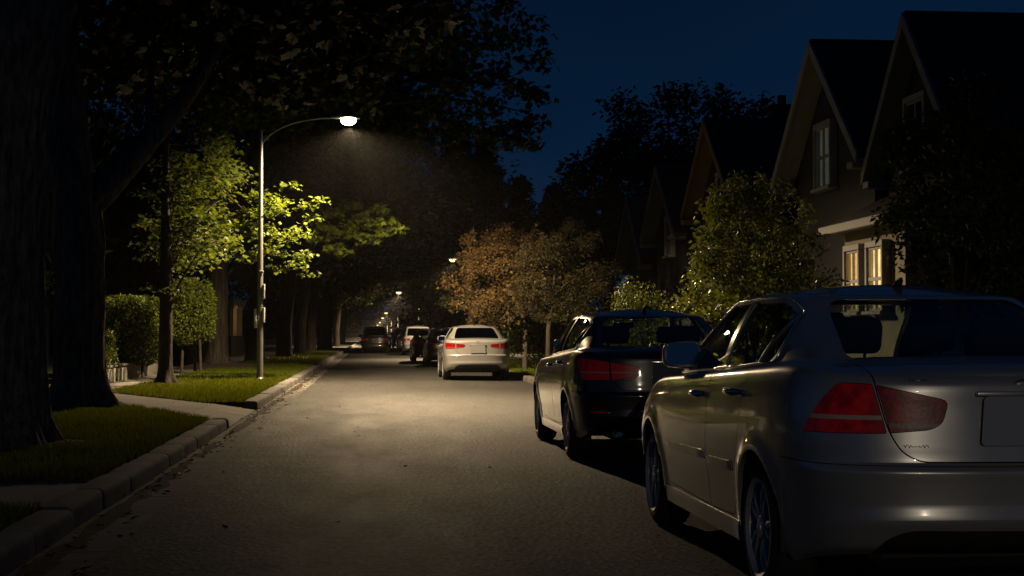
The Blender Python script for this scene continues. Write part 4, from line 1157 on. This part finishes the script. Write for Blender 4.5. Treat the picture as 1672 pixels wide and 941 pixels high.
hedge('clipped_hedge', 'rounded topiary shrub on bare stems right of the young maple', 'shrub', (-5.17, 44.6, .12), (-.64, -.7, .85), (.64, .7, 2.72), 9000, .085, LF_HEDGE, [(-.25, -.2), (.1, .1), (.3, -.2)], .22, 3)
hedge('clipped_hedge', 'small leafy shrub between thick trunk and low wall', 'shrub', (-6.45, 37.2, .12), (-.42, -.6, .15), (.34, .6, 1.25), 3000, .07, LF_HEDGE, [], .3, 2.6)
hedge('clipped_hedge', 'dim low hedge in front of the lit porch columns', 'hedge', (-6.9, 60, .12), (-1.3, -3, .0), (.9, 3, 1.0), 3500, .12, LF_DARK, [], .15, 5)
gwll = empty('garden_wall', (-6.45, 36.0, .1)); tag(gwll, 'low weathered concrete garden wall below the clipped hedge', 'wall')
w = MB(); w.box((-.55, .2, -.1), (.30, 9.2, .36), .02, seg=2); w.build('wall_body', concrete('wall_concrete', (.14, .13, .115), (.33, .31, .28), 2), gwll, 40)
w = MB()
for a in np.arange(.2, 9.2, 1.5): w.box((-.58, a + .004, .363), (.34, min(9.22, a + 1.496), .42), .012)
w.build('coping', M_CONC, gwll)

# ------------------------------------------------------------------ grass and fallen leaves
def in_poly(px, py, poly):
    c = np.zeros(len(px), bool); n = len(poly)
    for i in range(n):
        x0, y0 = poly[i]; x1, y1 = poly[(i + 1) % n]
        with np.errstate(divide='ignore', invalid='ignore'):
            c ^= ((y0 > py) != (y1 > py)) & (px < (x1 - x0) * (py - y0) / (y1 - y0 + 1e-12) + x0)
    return c
GV, GF = [], []; gb = 0
def grass(poly, dens, hgt, wid, z=.126):
    global gb
    P = np.array(poly); lo, hi = P.min(0), P.max(0); n = int(dens * (hi - lo).prod())
    x = rg.uniform(lo[0] - .03, hi[0] + .03, n); y = rg.uniform(lo[1], hi[1], n); k = in_poly(x, y, offset(poly, .03))
    for mx, my, mr in ((-4.36, 23.45, .75), (-3.55, 15.7, .62), (-4.6, 34.8, .4), (-5.0, 51, 1.2)): k &= np.hypot(x - mx, y - my) > mr * (1 + .3 * np.sin(5 * np.arctan2(y - my, x - mx)))
    pat = np.array([noise.noise(Vector((a * 1.3, b * 1.3, 0))) for a, b in zip(x, y)]); k &= rg.random(n) < (.85 + .7 * pat)
    x, y, pat = x[k], y[k], pat[k]; n = len(x); h = hgt * (1 + .45 * rg.uniform(-1, 1, n) + .5 * pat); a = rg.uniform(0, 2 * PI, n); l = rg.uniform(.1, .75, n) * h; b = rg.uniform(0, 2 * PI, n)
    w = wid * (.7 + .6 * rg.random(n)); zz = np.full(n, z)
    V = np.stack([np.stack([x - w * np.cos(a), y - w * np.sin(a), zz], 1), np.stack([x + w * np.cos(a), y + w * np.sin(a), zz], 1), np.stack([x + l * np.cos(b), y + l * np.sin(b), zz + h], 1)], 1)
    GV.append(V.reshape(-1, 3)); GF.append(np.arange(n * 3).reshape(-1, 3) + gb); gb += n * 3
grass(VERGES[0], 3600, .07, .0055)
grass([(-2.135, 25.6), (-2.135, 52), (-5.1, 52), (-5.1, 30.5), (-2.7, 25.7)], 900, .065, .008)
grass([(-2.135, 52), (-2.135, 100), (-5.1, 100), (-5.1, 52)], 160, .08, .02)
grass([(-2.135, 6), (-2.135, 10.15), (-5.1, 10.15), (-5.1, 6)], 2500, .06, .0045)
grass([(4.29, 12), (6.99, 12), (6.99, 60), (4.29, 60)], 260, .07, .012)
LF_GRASS = leafmat('grass_blade', (.085, .112, .010), (.125, .150, .013), .4, .05)
struct(link('grass', arrays_mesh('grass', np.concatenate(GV), np.concatenate(GF)), LF_GRASS), 'stuff')
n = 620; yy = rg.uniform(6, 60, n); xx = np.where(rg.random(n) < .9, KL + .02 + np.abs(rg.normal(0, .16, n)), rg.uniform(-5, 3, n))
kk = np.array([noise.noise(Vector((a * .4, 0, 9))) for a in yy]) > -.25
xx, yy = xx[kk], yy[kk]; zz = np.where(xx < -2.1, .17, np.where(xx < -1.55, .012, np.where(xx < .2, .020 + .007 * (xx + 1.5), .032)))
V, F = leaf_cloud(rg, np.stack([xx, yy, zz], 1), .06, T_OVAL, 2.2)
LF_LITTER = leafmat('litter_leaf', (.045, .026, .010), (.075, .045, .016), .2, .03)
struct(link('fallen_leaves', arrays_mesh('fallen_leaves', V, F), LF_LITTER), 'stuff')
dm = MB()
for _ in range(150):
    y = 8 + 44 * rg.random() ** 1.3; x = KL + .03 + .05 * rg.random(); ln = .15 + .5 * rg.random(); wd = .03 + .07 * rg.random(); n = 12
    vs = [(x + wd * .8, y, .014)] + [(x + wd * (.8 + math.cos(2 * PI * k / n) * (.7 + .5 * rg.random())), y + ln * math.sin(2 * PI * k / n) * (.7 + .4 * rg.random()), .003) for k in range(n)]
    dm.add(vs, [(0, 1 + k, 1 + (k + 1) % n) for k in range(n)])
struct(dm.build('leaf_litter', M_MULCH, smooth=80), 'stuff')

# ------------------------------------------------------------------ street lamps
M_POLE = pbr('pole_metal', (.15, .145, .135), .5, .35, var=.18, vscale=9, bmp=.15, bscale=60, bdist=.002)
M_HEAD = pbr('lamp_housing', (.16, .16, .155), .5, .4)
M_LENS = emat('lamp_lens', (1.0, .86, .62), 45)
M_LENSFAR = emat('far_lamp_lens', (1.0, .66, .30), 2.6)
M_SIGN = pbr('sign_metal', (.42, .40, .36), .5, .2, var=.1)
def street_lamp(label, x, y, hx, hz, poletop, power, arm0=None, signs=False, z0=.12, col=(1.0, .725, .415), r=.075, lens=1.0, spot=166):
    """pole at x, lamp head at hx and height hz; the arm curves up from the pole and flattens out"""
    root = empty('street_lamp', (x, y, z0)); tag(root, label, 'street lamp', 'street lamps along the road')
    d = hx - x; sg = 1 if d > 0 else -1; a0 = (arm0 or poletop - .3) - z0; pt = poletop - z0; hh = hz - z0
    m = MB(); m.tube([(0, 0, -.1), (0, 0, .02), (0, 0, 1.2), (0, 0, 3.2), (0, 0, pt - .02), (0, 0, pt)], [r * 1.12, r * 1.1, r, r * .84, r * .62, r * .5], 20)
    m.lathe([(r * 1.9, -.02), (r * 1.9, .03), (r * 1.25, .06), (r * 1.06, .10)], 20); m.build('pole', M_POLE, root, 50)
    m = MB(); m.tube(bez((sg * .02, 0, a0), (sg * .45, 0, hh + .02), (d - sg * .30, 0, hh + .05), 18), list(np.linspace(.030, .022, 18)), 10); m.build('arm', M_POLE, root, 60)
    m = MB(); sec = []; L_ = [( -.44, .045, .05), (-.36, .075, .07), (-.2, .13, .10), (0, .165, .115), (.16, .15, .10), (.27, .08, .06), (.29, .03, .03)]
    for (t, w_, h_) in L_:
        for k in range(16):
            a = 2 * PI * k / 16; sec.append((d + sg * t, w_ * math.cos(a), hh + .055 + (h_ * math.sin(a) if math.sin(a) > 0 else .035 * math.sin(a))))
    m.add(sec, [(i * 16 + k, i * 16 + (k + 1) % 16, i * 16 + 16 + (k + 1) % 16, i * 16 + 16 + k) for i in range(6) for k in range(16)] + [tuple(range(16)), tuple(range(111, 95, -1))]); hd = m.build('lamp_head', M_HEAD, root, 50)
    m = MB(); m.lathe([(.001, -.11), (.07, -.105), (.13, -.075), (.17, -.03), (.18, .02)], 24, Matrix.Translation((d, 0, hh)) @ Matrix.Diagonal((1.1 * lens, 1.0 * lens, 1.2 * lens, 1))); m.build('lens', M_LENS if lens == 1.0 else M_LENSFAR, hd, 60)
    if power:
        l = bpy.data.lights.new('lamp_light', 'SPOT'); l.energy = power; l.color = col; l.spot_size = R(spot); l.spot_blend = .35 if spot < 170 else .05; l.shadow_soft_size = .05
        # road-lighting optics: most light along the kerb and straight down, less across to the houses
        l.use_nodes = True; nt = l.node_tree; em = nt.nodes['Emission']; tc = nt.nodes.new('ShaderNodeTexCoord'); sx_ = nt.nodes.new('ShaderNodeSeparateXYZ'); L(nt, tc.outputs['Normal'], sx_.inputs[0])
        yy = N(nt, 'ShaderNodeMath', operation='POWER'); yy.inputs[1].default_value = 2; ab = N(nt, 'ShaderNodeMath', operation='ABSOLUTE'); L(nt, sx_.outputs['Y'], ab.inputs[0]); L(nt, ab.outputs[0], yy.inputs[0])
        ab2 = N(nt, 'ShaderNodeMath', operation='ABSOLUTE'); L(nt, sx_.outputs['Z'], ab2.inputs[0]); zz = N(nt, 'ShaderNodeMath', operation='POWER'); zz.inputs[1].default_value = 2; L(nt, ab2.outputs[0], zz.inputs[0])
        sm = N(nt, 'ShaderNodeMath', operation='ADD'); y4 = N(nt, 'ShaderNodeMath', operation='MULTIPLY'); L(nt, yy.outputs[0], y4.inputs[0]); L(nt, yy.outputs[0], y4.inputs[1])
        xp = N(nt, 'ShaderNodeMath', operation='MULTIPLY'); xp.inputs[1].default_value = 9 * sg; xp.use_clamp = True; L(nt, sx_.outputs['X'], xp.inputs[0])
        xp.use_clamp = False; xm_ = N(nt, 'ShaderNodeMath', operation='MAXIMUM'); xm_.inputs[1].default_value = 0; L(nt, xp.outputs[0], xm_.inputs[0])
        lb = N(nt, 'ShaderNodeMath', operation='MULTIPLY'); y6 = N(nt, 'ShaderNodeMath', operation='MULTIPLY'); L(nt, y4.outputs[0], y6.inputs[0]); L(nt, yy.outputs[0], y6.inputs[1])
        L(nt, y6.outputs[0], lb.inputs[0]); L(nt, xm_.outputs[0], lb.inputs[1])
        y5 = N(nt, 'ShaderNodeMath', operation='MULTIPLY_ADD'); y5.inputs[1].default_value = .37; L(nt, yy.outputs[0], y5.inputs[0]); L(nt, lb.outputs[0], y5.inputs[2])
        z5 = N(nt, 'ShaderNodeMath', operation='MULTIPLY'); xn = N(nt, 'ShaderNodeMath', operation='MULTIPLY'); xn.inputs[1].default_value = -.9 * sg; L(nt, sx_.outputs['X'], xn.inputs[0])
        xk = N(nt, 'ShaderNodeMath', operation='MAXIMUM'); xk.inputs[1].default_value = 0; L(nt, xn.outputs[0], xk.inputs[0])
        xa = N(nt, 'ShaderNodeMath', operation='ADD'); xa.inputs[1].default_value = .42; L(nt, xk.outputs[0], xa.inputs[0])
        L(nt, zz.outputs[0], z5.inputs[0]); L(nt, xa.outputs[0], z5.inputs[1])
        L(nt, y5.outputs[0], sm.inputs[0]); L(nt, z5.outputs[0], sm.inputs[1])
        fa = N(nt, 'ShaderNodeMath', operation='MULTIPLY_ADD'); fa.inputs[1].default_value = 1; fa.inputs[2].default_value = .05; L(nt, sm.outputs[0], fa.inputs[0]); L(nt, fa.outputs[0], em.inputs['Strength'])
        lo = bpy.data.objects.new('lamp_light', l); lo.location = (d, 0, hh - .215 * lens); COL.objects.link(lo); lo.parent = root
    if signs:
        for sx, za, zb, yy in ((1, 1.42, 1.78, -.02), (1, 2.0, 2.35, .01), (-1, 1.28, 1.75, .02)):
            s = MB(); s.box((sg * 0 + sx * .10 - .035, yy - .16, za), (sx * .10 + .012, yy + .16, zb), .004); s.tube([(0, yy, (za + zb) / 2), (sx * .10, yy, (za + zb) / 2)], .018, 6); s.build('sign_plate', M_SIGN, root)
        s = MB(); s.box((-.02, -.12, 2.62), (.085, -.05, 2.68), .01); s.build('bracket', M_HEAD, root)
    return root
street_lamp('tall lit street lamp arching over the left kerb, nearest of all', -2.73, 37.8, -.60, 6.53, 6.25, P1, 5.93, True)
street_lamp('lit street lamp half hidden by the rust leaved tree', 7.5, 84, 4.39, 5.35, 5.1, P1 * .4, None, lens=1.01)
street_lamp('lit street lamp on a bare right hand post above the parked cars', 5.0, 165, 2.82, 5.75, 5.35, P1 * 2.2, None, lens=1.5)
for x, y, hx, hz, lab in ((4.9, 292, 2.6, 5.3, 'small distant street lamp, second glow above the dark van'), (4.6, 372, 2.5, 5.2, 'small distant street lamp, third glow above the dark van'),
                     (4.6, 470, 2.3, 4.85, 'tiny distant street lamp, fourth glow down the road'), (4.6, 590, 2.0, 4.75, 'tiny furthest street lamp at the vanishing point')):
    street_lamp(lab, x, y, hx, hz, hz - .3, P1 * 2.4, None, lens=1.6)
if P0: street_lamp('lit street lamp on the left verge behind the viewpoint', -2.73, -26, -.60, 6.53, 6.25, P0, 5.93, col=(1.0, .84, .62), spot=177)

# ------------------------------------------------------------------ houses
def siding(name, c):
    m, nt, out = newmat(name); p = N(nt, 'ShaderNodeBsdfPrincipled'); p.inputs['Roughness'].default_value = .75; v = coords(nt)
    wv = N(nt, 'ShaderNodeTexWave', wave_type='BANDS', bands_direction='Z', wave_profile='SAW'); wv.inputs['Scale'].default_value = 2.6; L(nt, v, wv.inputs['Vector'])
    L(nt, ramp(nt, noise_tex(nt, v, 3, 6), [(.3, [x * .8 for x in c]), (.7, [x * 1.15 for x in c])]), p.inputs['Base Color'])
    L(nt, bump(nt, wv.outputs['Fac'], .8, .02), p.inputs['Normal']); L(nt, p.outputs[0], out.inputs['Surface']); return m
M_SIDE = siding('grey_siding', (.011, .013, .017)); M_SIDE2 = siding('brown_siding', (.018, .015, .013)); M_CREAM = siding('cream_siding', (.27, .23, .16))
M_TRIM = pbr('white_trim', (.30, .297, .29), .6, var=.08, vscale=5); M_TRIM2 = pbr('ochre_trim', (.20, .135, .07), .6, var=.1, vscale=5)
M_TRIM_SHADED = pbr('shaded_white_trim', (.20, .197, .19), .6, var=.1, vscale=5)  # darker copy of the white trim, night shade put into its colour
M_ROOF = pbr('roof_shingle', (.022, .021, .022), .9, var=.35, vscale=9, bmp=.8, bscale=22, bdist=.02)
M_BRICK = pbr('chimney_brick', (.13, .06, .045), .9, var=.3, vscale=12, bmp=.6, bscale=18, bdist=.02)
M_DIMW = emat('dim_window', (.75, .85, .72), .030)
def curtain(name, c, s):
    m, nt, out = newmat(name); e = N(nt, 'ShaderNodeEmission'); v = coords(nt, (1, 1, .15)); f = noise_tex(nt, v, 7, 4); w = noise_tex(nt, coords(nt, (.5, 1, 1)), 3, 2)
    a = N(nt, 'ShaderNodeMix', data_type='RGBA', blend_type='MULTIPLY'); a.inputs['Factor'].default_value = 1
    L(nt, ramp(nt, f, [(.3, [x * .6 for x in c]), (.65, c)]), a.inputs['A']); L(nt, ramp(nt, w, [(.3, .6), (.7, 1)]), a.inputs['B'])
    L(nt, a.outputs['Result'], e.inputs['Color']); e.inputs['Strength'].default_value = s; L(nt, e.outputs[0], out.inputs['Surface']); return m
M_WARM = curtain('lit_curtain', (1.0, .56, .18), 2.1); M_WARM2 = curtain('lit_curtain_bright', (1.0, .62, .24), 2.9); M_DIMC = curtain('dim_curtain', (.78, .80, .62), .10)
M_DARKW = pbr('dark_window', (.01, .012, .016), .1)
M_GLASS = glassmat('window_glass', (.9, .92, .9))

def win(root, x, y, z, w, h, lit, trim, cols=2, rows=2, deep=.107):
    """sash window on a wall that faces -X: frame, sash bars, pane and the room or curtain behind it"""
    f = MB(); t = .09
    for a, b, c, d in ((-w / 2 - t, w / 2 + t, h / 2, h / 2 + t + .02), (-w / 2 - t, -w / 2, -h / 2, h / 2), (w / 2, w / 2 + t, -h / 2, h / 2)): f.box((x - .055, y + a, z + c), (x + deep, y + b, z + d), .008)
    fo = f.build('window', trim, root)
    s = MB(); s.box((x - .11, y - w / 2 - t - .04, z - h / 2 - .07), (x + deep, y + w / 2 + t + .04, z - h / 2), .01); s.build('sill', trim, fo)
    s = MB(); q = .045
    for a, b, c, d in ((-w / 2, w / 2, -h / 2, -h / 2 + q), (-w / 2, w / 2, h / 2 - q, h / 2), (-w / 2, -w / 2 + q, -h / 2, h / 2), (w / 2 - q, w / 2, -h / 2, h / 2)): s.box((x - .02, y + a, z + c), (x + .03, y + b, z + d), .004)
    for i in range(1, cols): s.box((x - .016, y - w / 2 + w * i / cols - q * .55, z - h / 2 + .03), (x + .026, y - w / 2 + w * i / cols + q * .55, z + h / 2 - .03))
    for i in range(1, rows): s.box((x - .024, y - w / 2 + .03, z - h / 2 + h * i / rows - .03), (x + .034, y + w / 2 - .03, z - h / 2 + h * i / rows + .03))
    s.build('sash', trim, fo)
    p = MB(); p.box((x + .004, y - w / 2 + .01, z - h / 2 + .01), (x + .010, y + w / 2 - .01, z + h / 2 - .01)); p.build('pane', M_GLASS, fo)
    k = MB(); n = 24; sec = []
    for i in range(n + 1):
        yy = -w / 2 + w * i / n; sec += [(x + .075 + .022 * math.sin(i * 1.9), y + yy, z - h / 2), (x + .075 + .022 * math.sin(i * 1.9), y + yy, z + h / 2)]
    k.add(sec, [(2 * i, 2 * i + 2, 2 * i + 3, 2 * i + 1) for i in range(n)]); k.build('curtain', lit, fo)
    return fo

def house(label, X, yc, half, za, ze, depth, wall, trim, over=.5, side=.42):
    root = empty('gabled_house', (X, yc, .1)); tag(root, label, 'house', 'gabled houses on the right')
    za -= .1; ze -= .1; sl = (za - ze) / half; wh = half - side; ov = over
    w = MB(); wp = [(-wh, -.15), (wh, -.15), (wh, ze + sl * side - .10), (0, za - .12), (-wh, ze + sl * side - .10)]
    T = Matrix(((0, 0, 1, 0), (1, 0, 0, 0), (0, 1, 0, 0), (0, 0, 0, 1)))
    w.prism(wp, ov, depth, 0, T); w.build('wall', wall, root)
    r = MB(); th = .13
    for sg in (1, -1):
        r.prism([(0, za), (sg * half, ze), (sg * half, ze - th), (0, za - th)], .03, depth + .4, 0, T)
    r.tube([(.03, 0, za + .0), (depth + .4, 0, za + .0)], .06, 8); r.build('roof', M_ROOF, root)
    so = MB()
    for sg in (1, -1): so.prism([(sg * .02, za - th - .02), (sg * (half - .01), ze - th - .004), (sg * (half - .01), ze - th - .03), (sg * .02, za - th - .046)], .04, ov - .004, 0, T)
    so.build('soffit', trim, root)
    for sg in (1, -1):
        b = MB(); b.prism([(sg * .004, za + .02), (sg * (half + .03), ze + .0), (sg * (half + .03), ze - .24), (sg * .004, za - .25)], -.025, .028, 0, T); b.build('bargeboard', trim, root)
        e = MB(); e.box((-.03, sg * (half - .30) - .12, ze - .30), (ov, sg * (half - .30) + .22 * (1 if sg > 0 else 1) - .0, ze - .16), .02); e.build('eave_return', trim, root)
    return root
H1 = house('grey gabled house with a tall curtained window up in its gable', 9.2, 31.55, 3.1, 7.45, 4.75, 10, M_SIDE, M_TRIM)
fo = win(H1, .39, .32, 4.93, 1.05, 1.30, M_DIMC, M_TRIM, 2, 2)
H0 = house('dark tall gabled house with two lit porch windows behind the huge shrub', 9.3, 26.1, 2.3, 6.9, 4.3, 12, M_SIDE, M_TRIM_SHADED, .4, .35)
win(H0, .29, .2, 4.7, .9, 1.2, M_DARKW, M_TRIM)
pr = MB(); pr.add([(-.75, -1.2, 3.16), (-.75, 2.45, 3.16), (.4, 2.3, 3.75), (.4, -1.2, 3.75), (-.75, -1.2, 3.10), (-.75, 2.45, 3.10), (.4, 2.3, 3.2), (.4, -1.2, 3.2)], [(0, 1, 2, 3), (4, 7, 6, 5), (0, 4, 5, 1), (0, 3, 7, 4), (1, 5, 6, 2)]); po = pr.build('porch_roof', M_ROOF, H0)
ea = MB(); ea.box((-.81, -1.25, 3.02), (-.753, 2.50, 3.18), .012); ea.box((-.75, -1.2, 3.05), (.39, 2.42, 3.092), .004); ea.build('porch_eave', M_TRIM, po)
pb = MB(); pb.box((-.40, -1.15, .0), (.397, 2.15, 3.045)); pb.build('porch_wall', M_CREAM, H0)
for y, m in ((1.30, M_WARM), (.02, M_WARM2)): win(H0, -.51, y, 2.12, .76, 1.12, m, M_TRIM, 2, 2, .105)
H2 = house('dark house whose steep gable has ochre bargeboards', 9.2, 42.0, 3.1, 7.25, 4.8, 10, M_SIDE2, M_TRIM2)
win(H2, .39, -.45, 4.95, .9, 1.2, M_DARKW, M_TRIM)
pr = MB(); pr.prism([(-3.0, 3.4), (-1.3, 3.4), (-1.3, 3.55), (-3.0, 3.7)], -.2, .5, 0, Matrix(((0, 0, 1, 0), (1, 0, 0, 0), (0, 1, 0, 0), (0, 0, 0, 1)))); pr.build('porch_roof', M_TRIM, H2)
H3 = house('small pale gabled house furthest along the right row', 9.2, 49.3, 2.8, 6.75, 4.5, 9, M_SIDE, M_TRIM_SHADED)
win(H3, .39, -.3, 4.3, .9, 1.2, M_DARKW, M_TRIM)
ch = MB(); ch.box((2.4, 1.5, 5.2), (3.1, 2.2, 7.7), .02); ch.box((2.33, 1.43, 7.7), (3.17, 2.27, 7.85), .02); ch.tube([(2.75, 1.85, 7.8), (2.75, 1.85, 8.15)], .13, 10)
H2c = ch.build('chimney', M_BRICK, H2)
H4 = house('far dim house front seen past the rust green tree', 9.6, 57.5, 3.0, 6.4, 3.9, 9, M_SIDE, M_TRIM_SHADED)
# left: a house with lit porch columns, a dark fence, and a pale house corner
hl = empty('porch_house', (-9.2, 82, .1)); tag(hl, 'dark house with lamplit cream porch columns far on the left', 'house')
m = MB(); m.box((-9, -4, -.1), (0, 5, 4.2)); m.build('wall', M_SIDE2, hl)
m = MB(); m.prism([(-5, 4.2), (6, 4.2), (.5, 7.2)], -9.5, 2.2, 0, Matrix(((0, 0, 1, 0), (1, 0, 0, 0), (0, 1, 0, 0), (0, 0, 0, 1)))); m.build('roof', M_ROOF, hl)
m = MB(); m.box((0, -3.6, -.1), (2.1, 4, 1.05)); m.build('porch_deck', M_SIDE2, hl)
for y in (-3.4, -2.2, 0.4, 3.4):
    c = MB(); c.box((1.75, y, 1.05), (2.05, y + .3, 2.65), .02); c.box((1.70, y - .05, 2.5), (2.1, y + .35, 2.65), .01); c.build('column', M_CREAM, hl)
m = MB(); m.box((0, -3.6, 2.65), (2.2, 4, 3.0), .03); m.build('porch_beam', M_TRIM, hl)
m = MB(); m.lathe([(.001, -.12), (.07, -.09), (.09, 0), (.06, .10), (.001, .12)], 14, Matrix.Translation((.12, -.9, 2.25))); m.build('wall_lamp', emat('sconce_glass', (1, .66, .3), 5), hl, 60)
sb = bpy.data.lights.new('sconce_bulb', 'POINT'); sb.energy = 60; sb.color = (1, .62, .28); sb.shadow_soft_size = .08; sbo = bpy.data.objects.new('sconce_bulb', sb); sbo.location = (.42, -.9, 2.2); COL.objects.link(sbo); sbo.parent = hl
h5 = empty('pale_house', (-11.5, 52, .1)); tag(h5, 'pale house corner glimpsed between the thick trunk and the hedge', 'house')
m = MB(); m.box((-8, -3, -.1), (0, 4, 3.6)); m.build('wall', M_SIDE, h5)
m = MB(); m.prism([(-3.5, 3.6), (4.5, 3.6), (.5, 6.4)], -8.4, .5, 0, Matrix(((0, 0, 1, 0), (1, 0, 0, 0), (0, 1, 0, 0), (0, 0, 0, 1)))); m.build('roof', M_ROOF, h5)
for y in (-2.9, -2.4): c = MB(); c.box((.0, y, .2), (.22, y + .2, 3.2), .01); c.build('corner_post', M_CREAM, h5)
fe = empty('board_fence', (-7.3, 62, .1)); tag(fe, 'dark timber board fence behind the verge on the left', 'fence')
for i in range(5):
    b = MB()
    for k in range(11): b.box((-.02, i * 2.4 + k * .215, 0), (.02, i * 2.4 + k * .215 + .2, 1.25 + .02 * (k % 3)), .004)
    b.build('board_panel', MT['twig'], fe)
    q = MB(); q.box((-.06, i * 2.4 - .05, -.1), (.06, i * 2.4 + .05, 1.4), .01); q.build('post', MT['twig'], fe)

# ------------------------------------------------------------------ vehicles
GC = 'vehicles along the street'
def place(o, x, y, rz=0, z=.02): o.location = (x, y, z); o.rotation_euler.z = rz; return o
cs = build_car('silver', 'parked_car', 'silver saloon car parked nearest the camera at the right edge', 'car', GC); place(cs, 2.69, 8.45)
cb = build_car('black', 'parked_car', 'glossy black saloon car with exhaust tip, between silver and white cars', 'car', GC); place(cb, 2.80, 16.45)
cw_ = build_car('white', 'parked_car', 'white saloon car seen from behind in the lamplight', 'car', GC); place(cw_, 2.78, 42.7)
cv = build_car('suv', 'parked_car', 'dark tall estate van standing in the middle of the far road', 'car', GC); place(cv, .18, 101.5, z=.022)

def recolour(root, old, new):
    st = [root]
    while st:
        o = st.pop(); st += list(o.children)
        if o.type == 'MESH':
            for sl in o.material_slots:
                if sl.material == old: sl.link = 'OBJECT'; sl.material = new
def clone(src, x, y, label, old=None, new=None, rz=0):
    o = copy_tree(src); o['label'] = label
    if old: recolour(o, old, new)
    return place(o, x, y, rz, .02)
GREY = paint('grey_paint', (.16, .16, .165), .5, .3); BLUE = paint('blue_black_paint', (.012, .014, .02), .3, .3, .2)
bpy.context.view_layer.update()
clone(cs, 2.95, 61.3, 'silver grey saloon parked just beyond the white saloon', MT['silver'], GREY)
clone(cb, 2.62, 69.5, 'black saloon beyond the silver grey one, mostly hidden by it')
clone(cv, 2.63, 90.8, 'white estate car with dark rear window far along the right kerb', MT['blackv'], MT['white'])
clone(cw_, 2.55, 106, 'pale saloon with lit tail lamp hidden behind the white estate')
clone(cv, 2.5, 128, 'dark estate car beyond the row, right of the dark van')
clone(cb, 2.4, 142, 'small dark saloon, last but one of the parked row', MT['black'], BLUE)
clone(cs, 2.2, 196, 'tiny silver car furthest down the parked row')

# ------------------------------------------------------------------ far end of the street
rf = np.random.default_rng(3)
cl = [((sx * (7 + 4 * rf.random()) + (6 if sx > 0 else 0) * rf.random(), y, 2.5 + 9 * rf.random()), 2.6, 46) for sx in (-1, 1) for y in np.linspace(225, 620, 75)]
cl += [((-60 + 120 * rf.random(), 640 + 25 * rf.random(), 34 * rf.random() ** 1.3), 6.0, 70, 2.6) for _ in range(300)]
cl += [((sx * (18 + 40 * rf.random()), 100 + 260 * rf.random(), 1 + 11 * rf.random()), 4.0, 70) for sx in (-1, 1) for _ in range(120)]
cl += [((sx * (8 + 10 * rf.random()), 170 + 120 * rf.random(), 6 + 18 * rf.random()), 3.2, 70) for sx in (-1, 1) for _ in range(90)]
struct(link('distant_woods', crown_mesh(rf, cl, .75, T_OVAL, .4, .8), LF_NEEDLE), 'stuff')

# ------------------------------------------------------------------ night haze
if HAZE:
    hm, hnt, hout = newmat('haze'); pv_ = N(hnt, 'ShaderNodeVolumePrincipled'); pv_.inputs['Color'].default_value = (.85, .85, .85, 1); pv_.inputs['Density'].default_value = HAZE; pv_.inputs['Anisotropy'].default_value = .35
    L(hnt, pv_.outputs[0], hout.inputs['Volume'])
    hz_ = MB(); hz_.box((-905, -205, -1.1), (905, 1805, 60)); struct(hz_.build('haze', hm), 'stuff')

# ------------------------------------------------------------------ camera
cam = bpy.data.cameras.new('camera'); co = bpy.data.objects.new('camera', cam); COL.objects.link(co); SC.camera = co
cam.sensor_width = 36; cam.lens = 36 * 2500 / 1672; cam.clip_end = 4000; cam.clip_start = .05
co.location = (0, 0, 1.25); co.rotation_euler = (PI / 2 + math.atan(75.5 / 2500), 0, -math.atan(228 / 2500))
SC.view_settings.view_transform = 'Standard'; SC.view_settings.look = 'None'; SC.view_settings.exposure = EXPO; SC.view_settings.gamma = 1
SC.cycles.max_bounces = 8; SC.cycles.transparent_max_bounces = 16; SC.cycles.caustics_reflective = False; SC.cycles.caustics_refractive = False
SC.cycles.sample_clamp_indirect = 4; SC.cycles.use_denoising = True; SC.cycles.use_light_tree = True
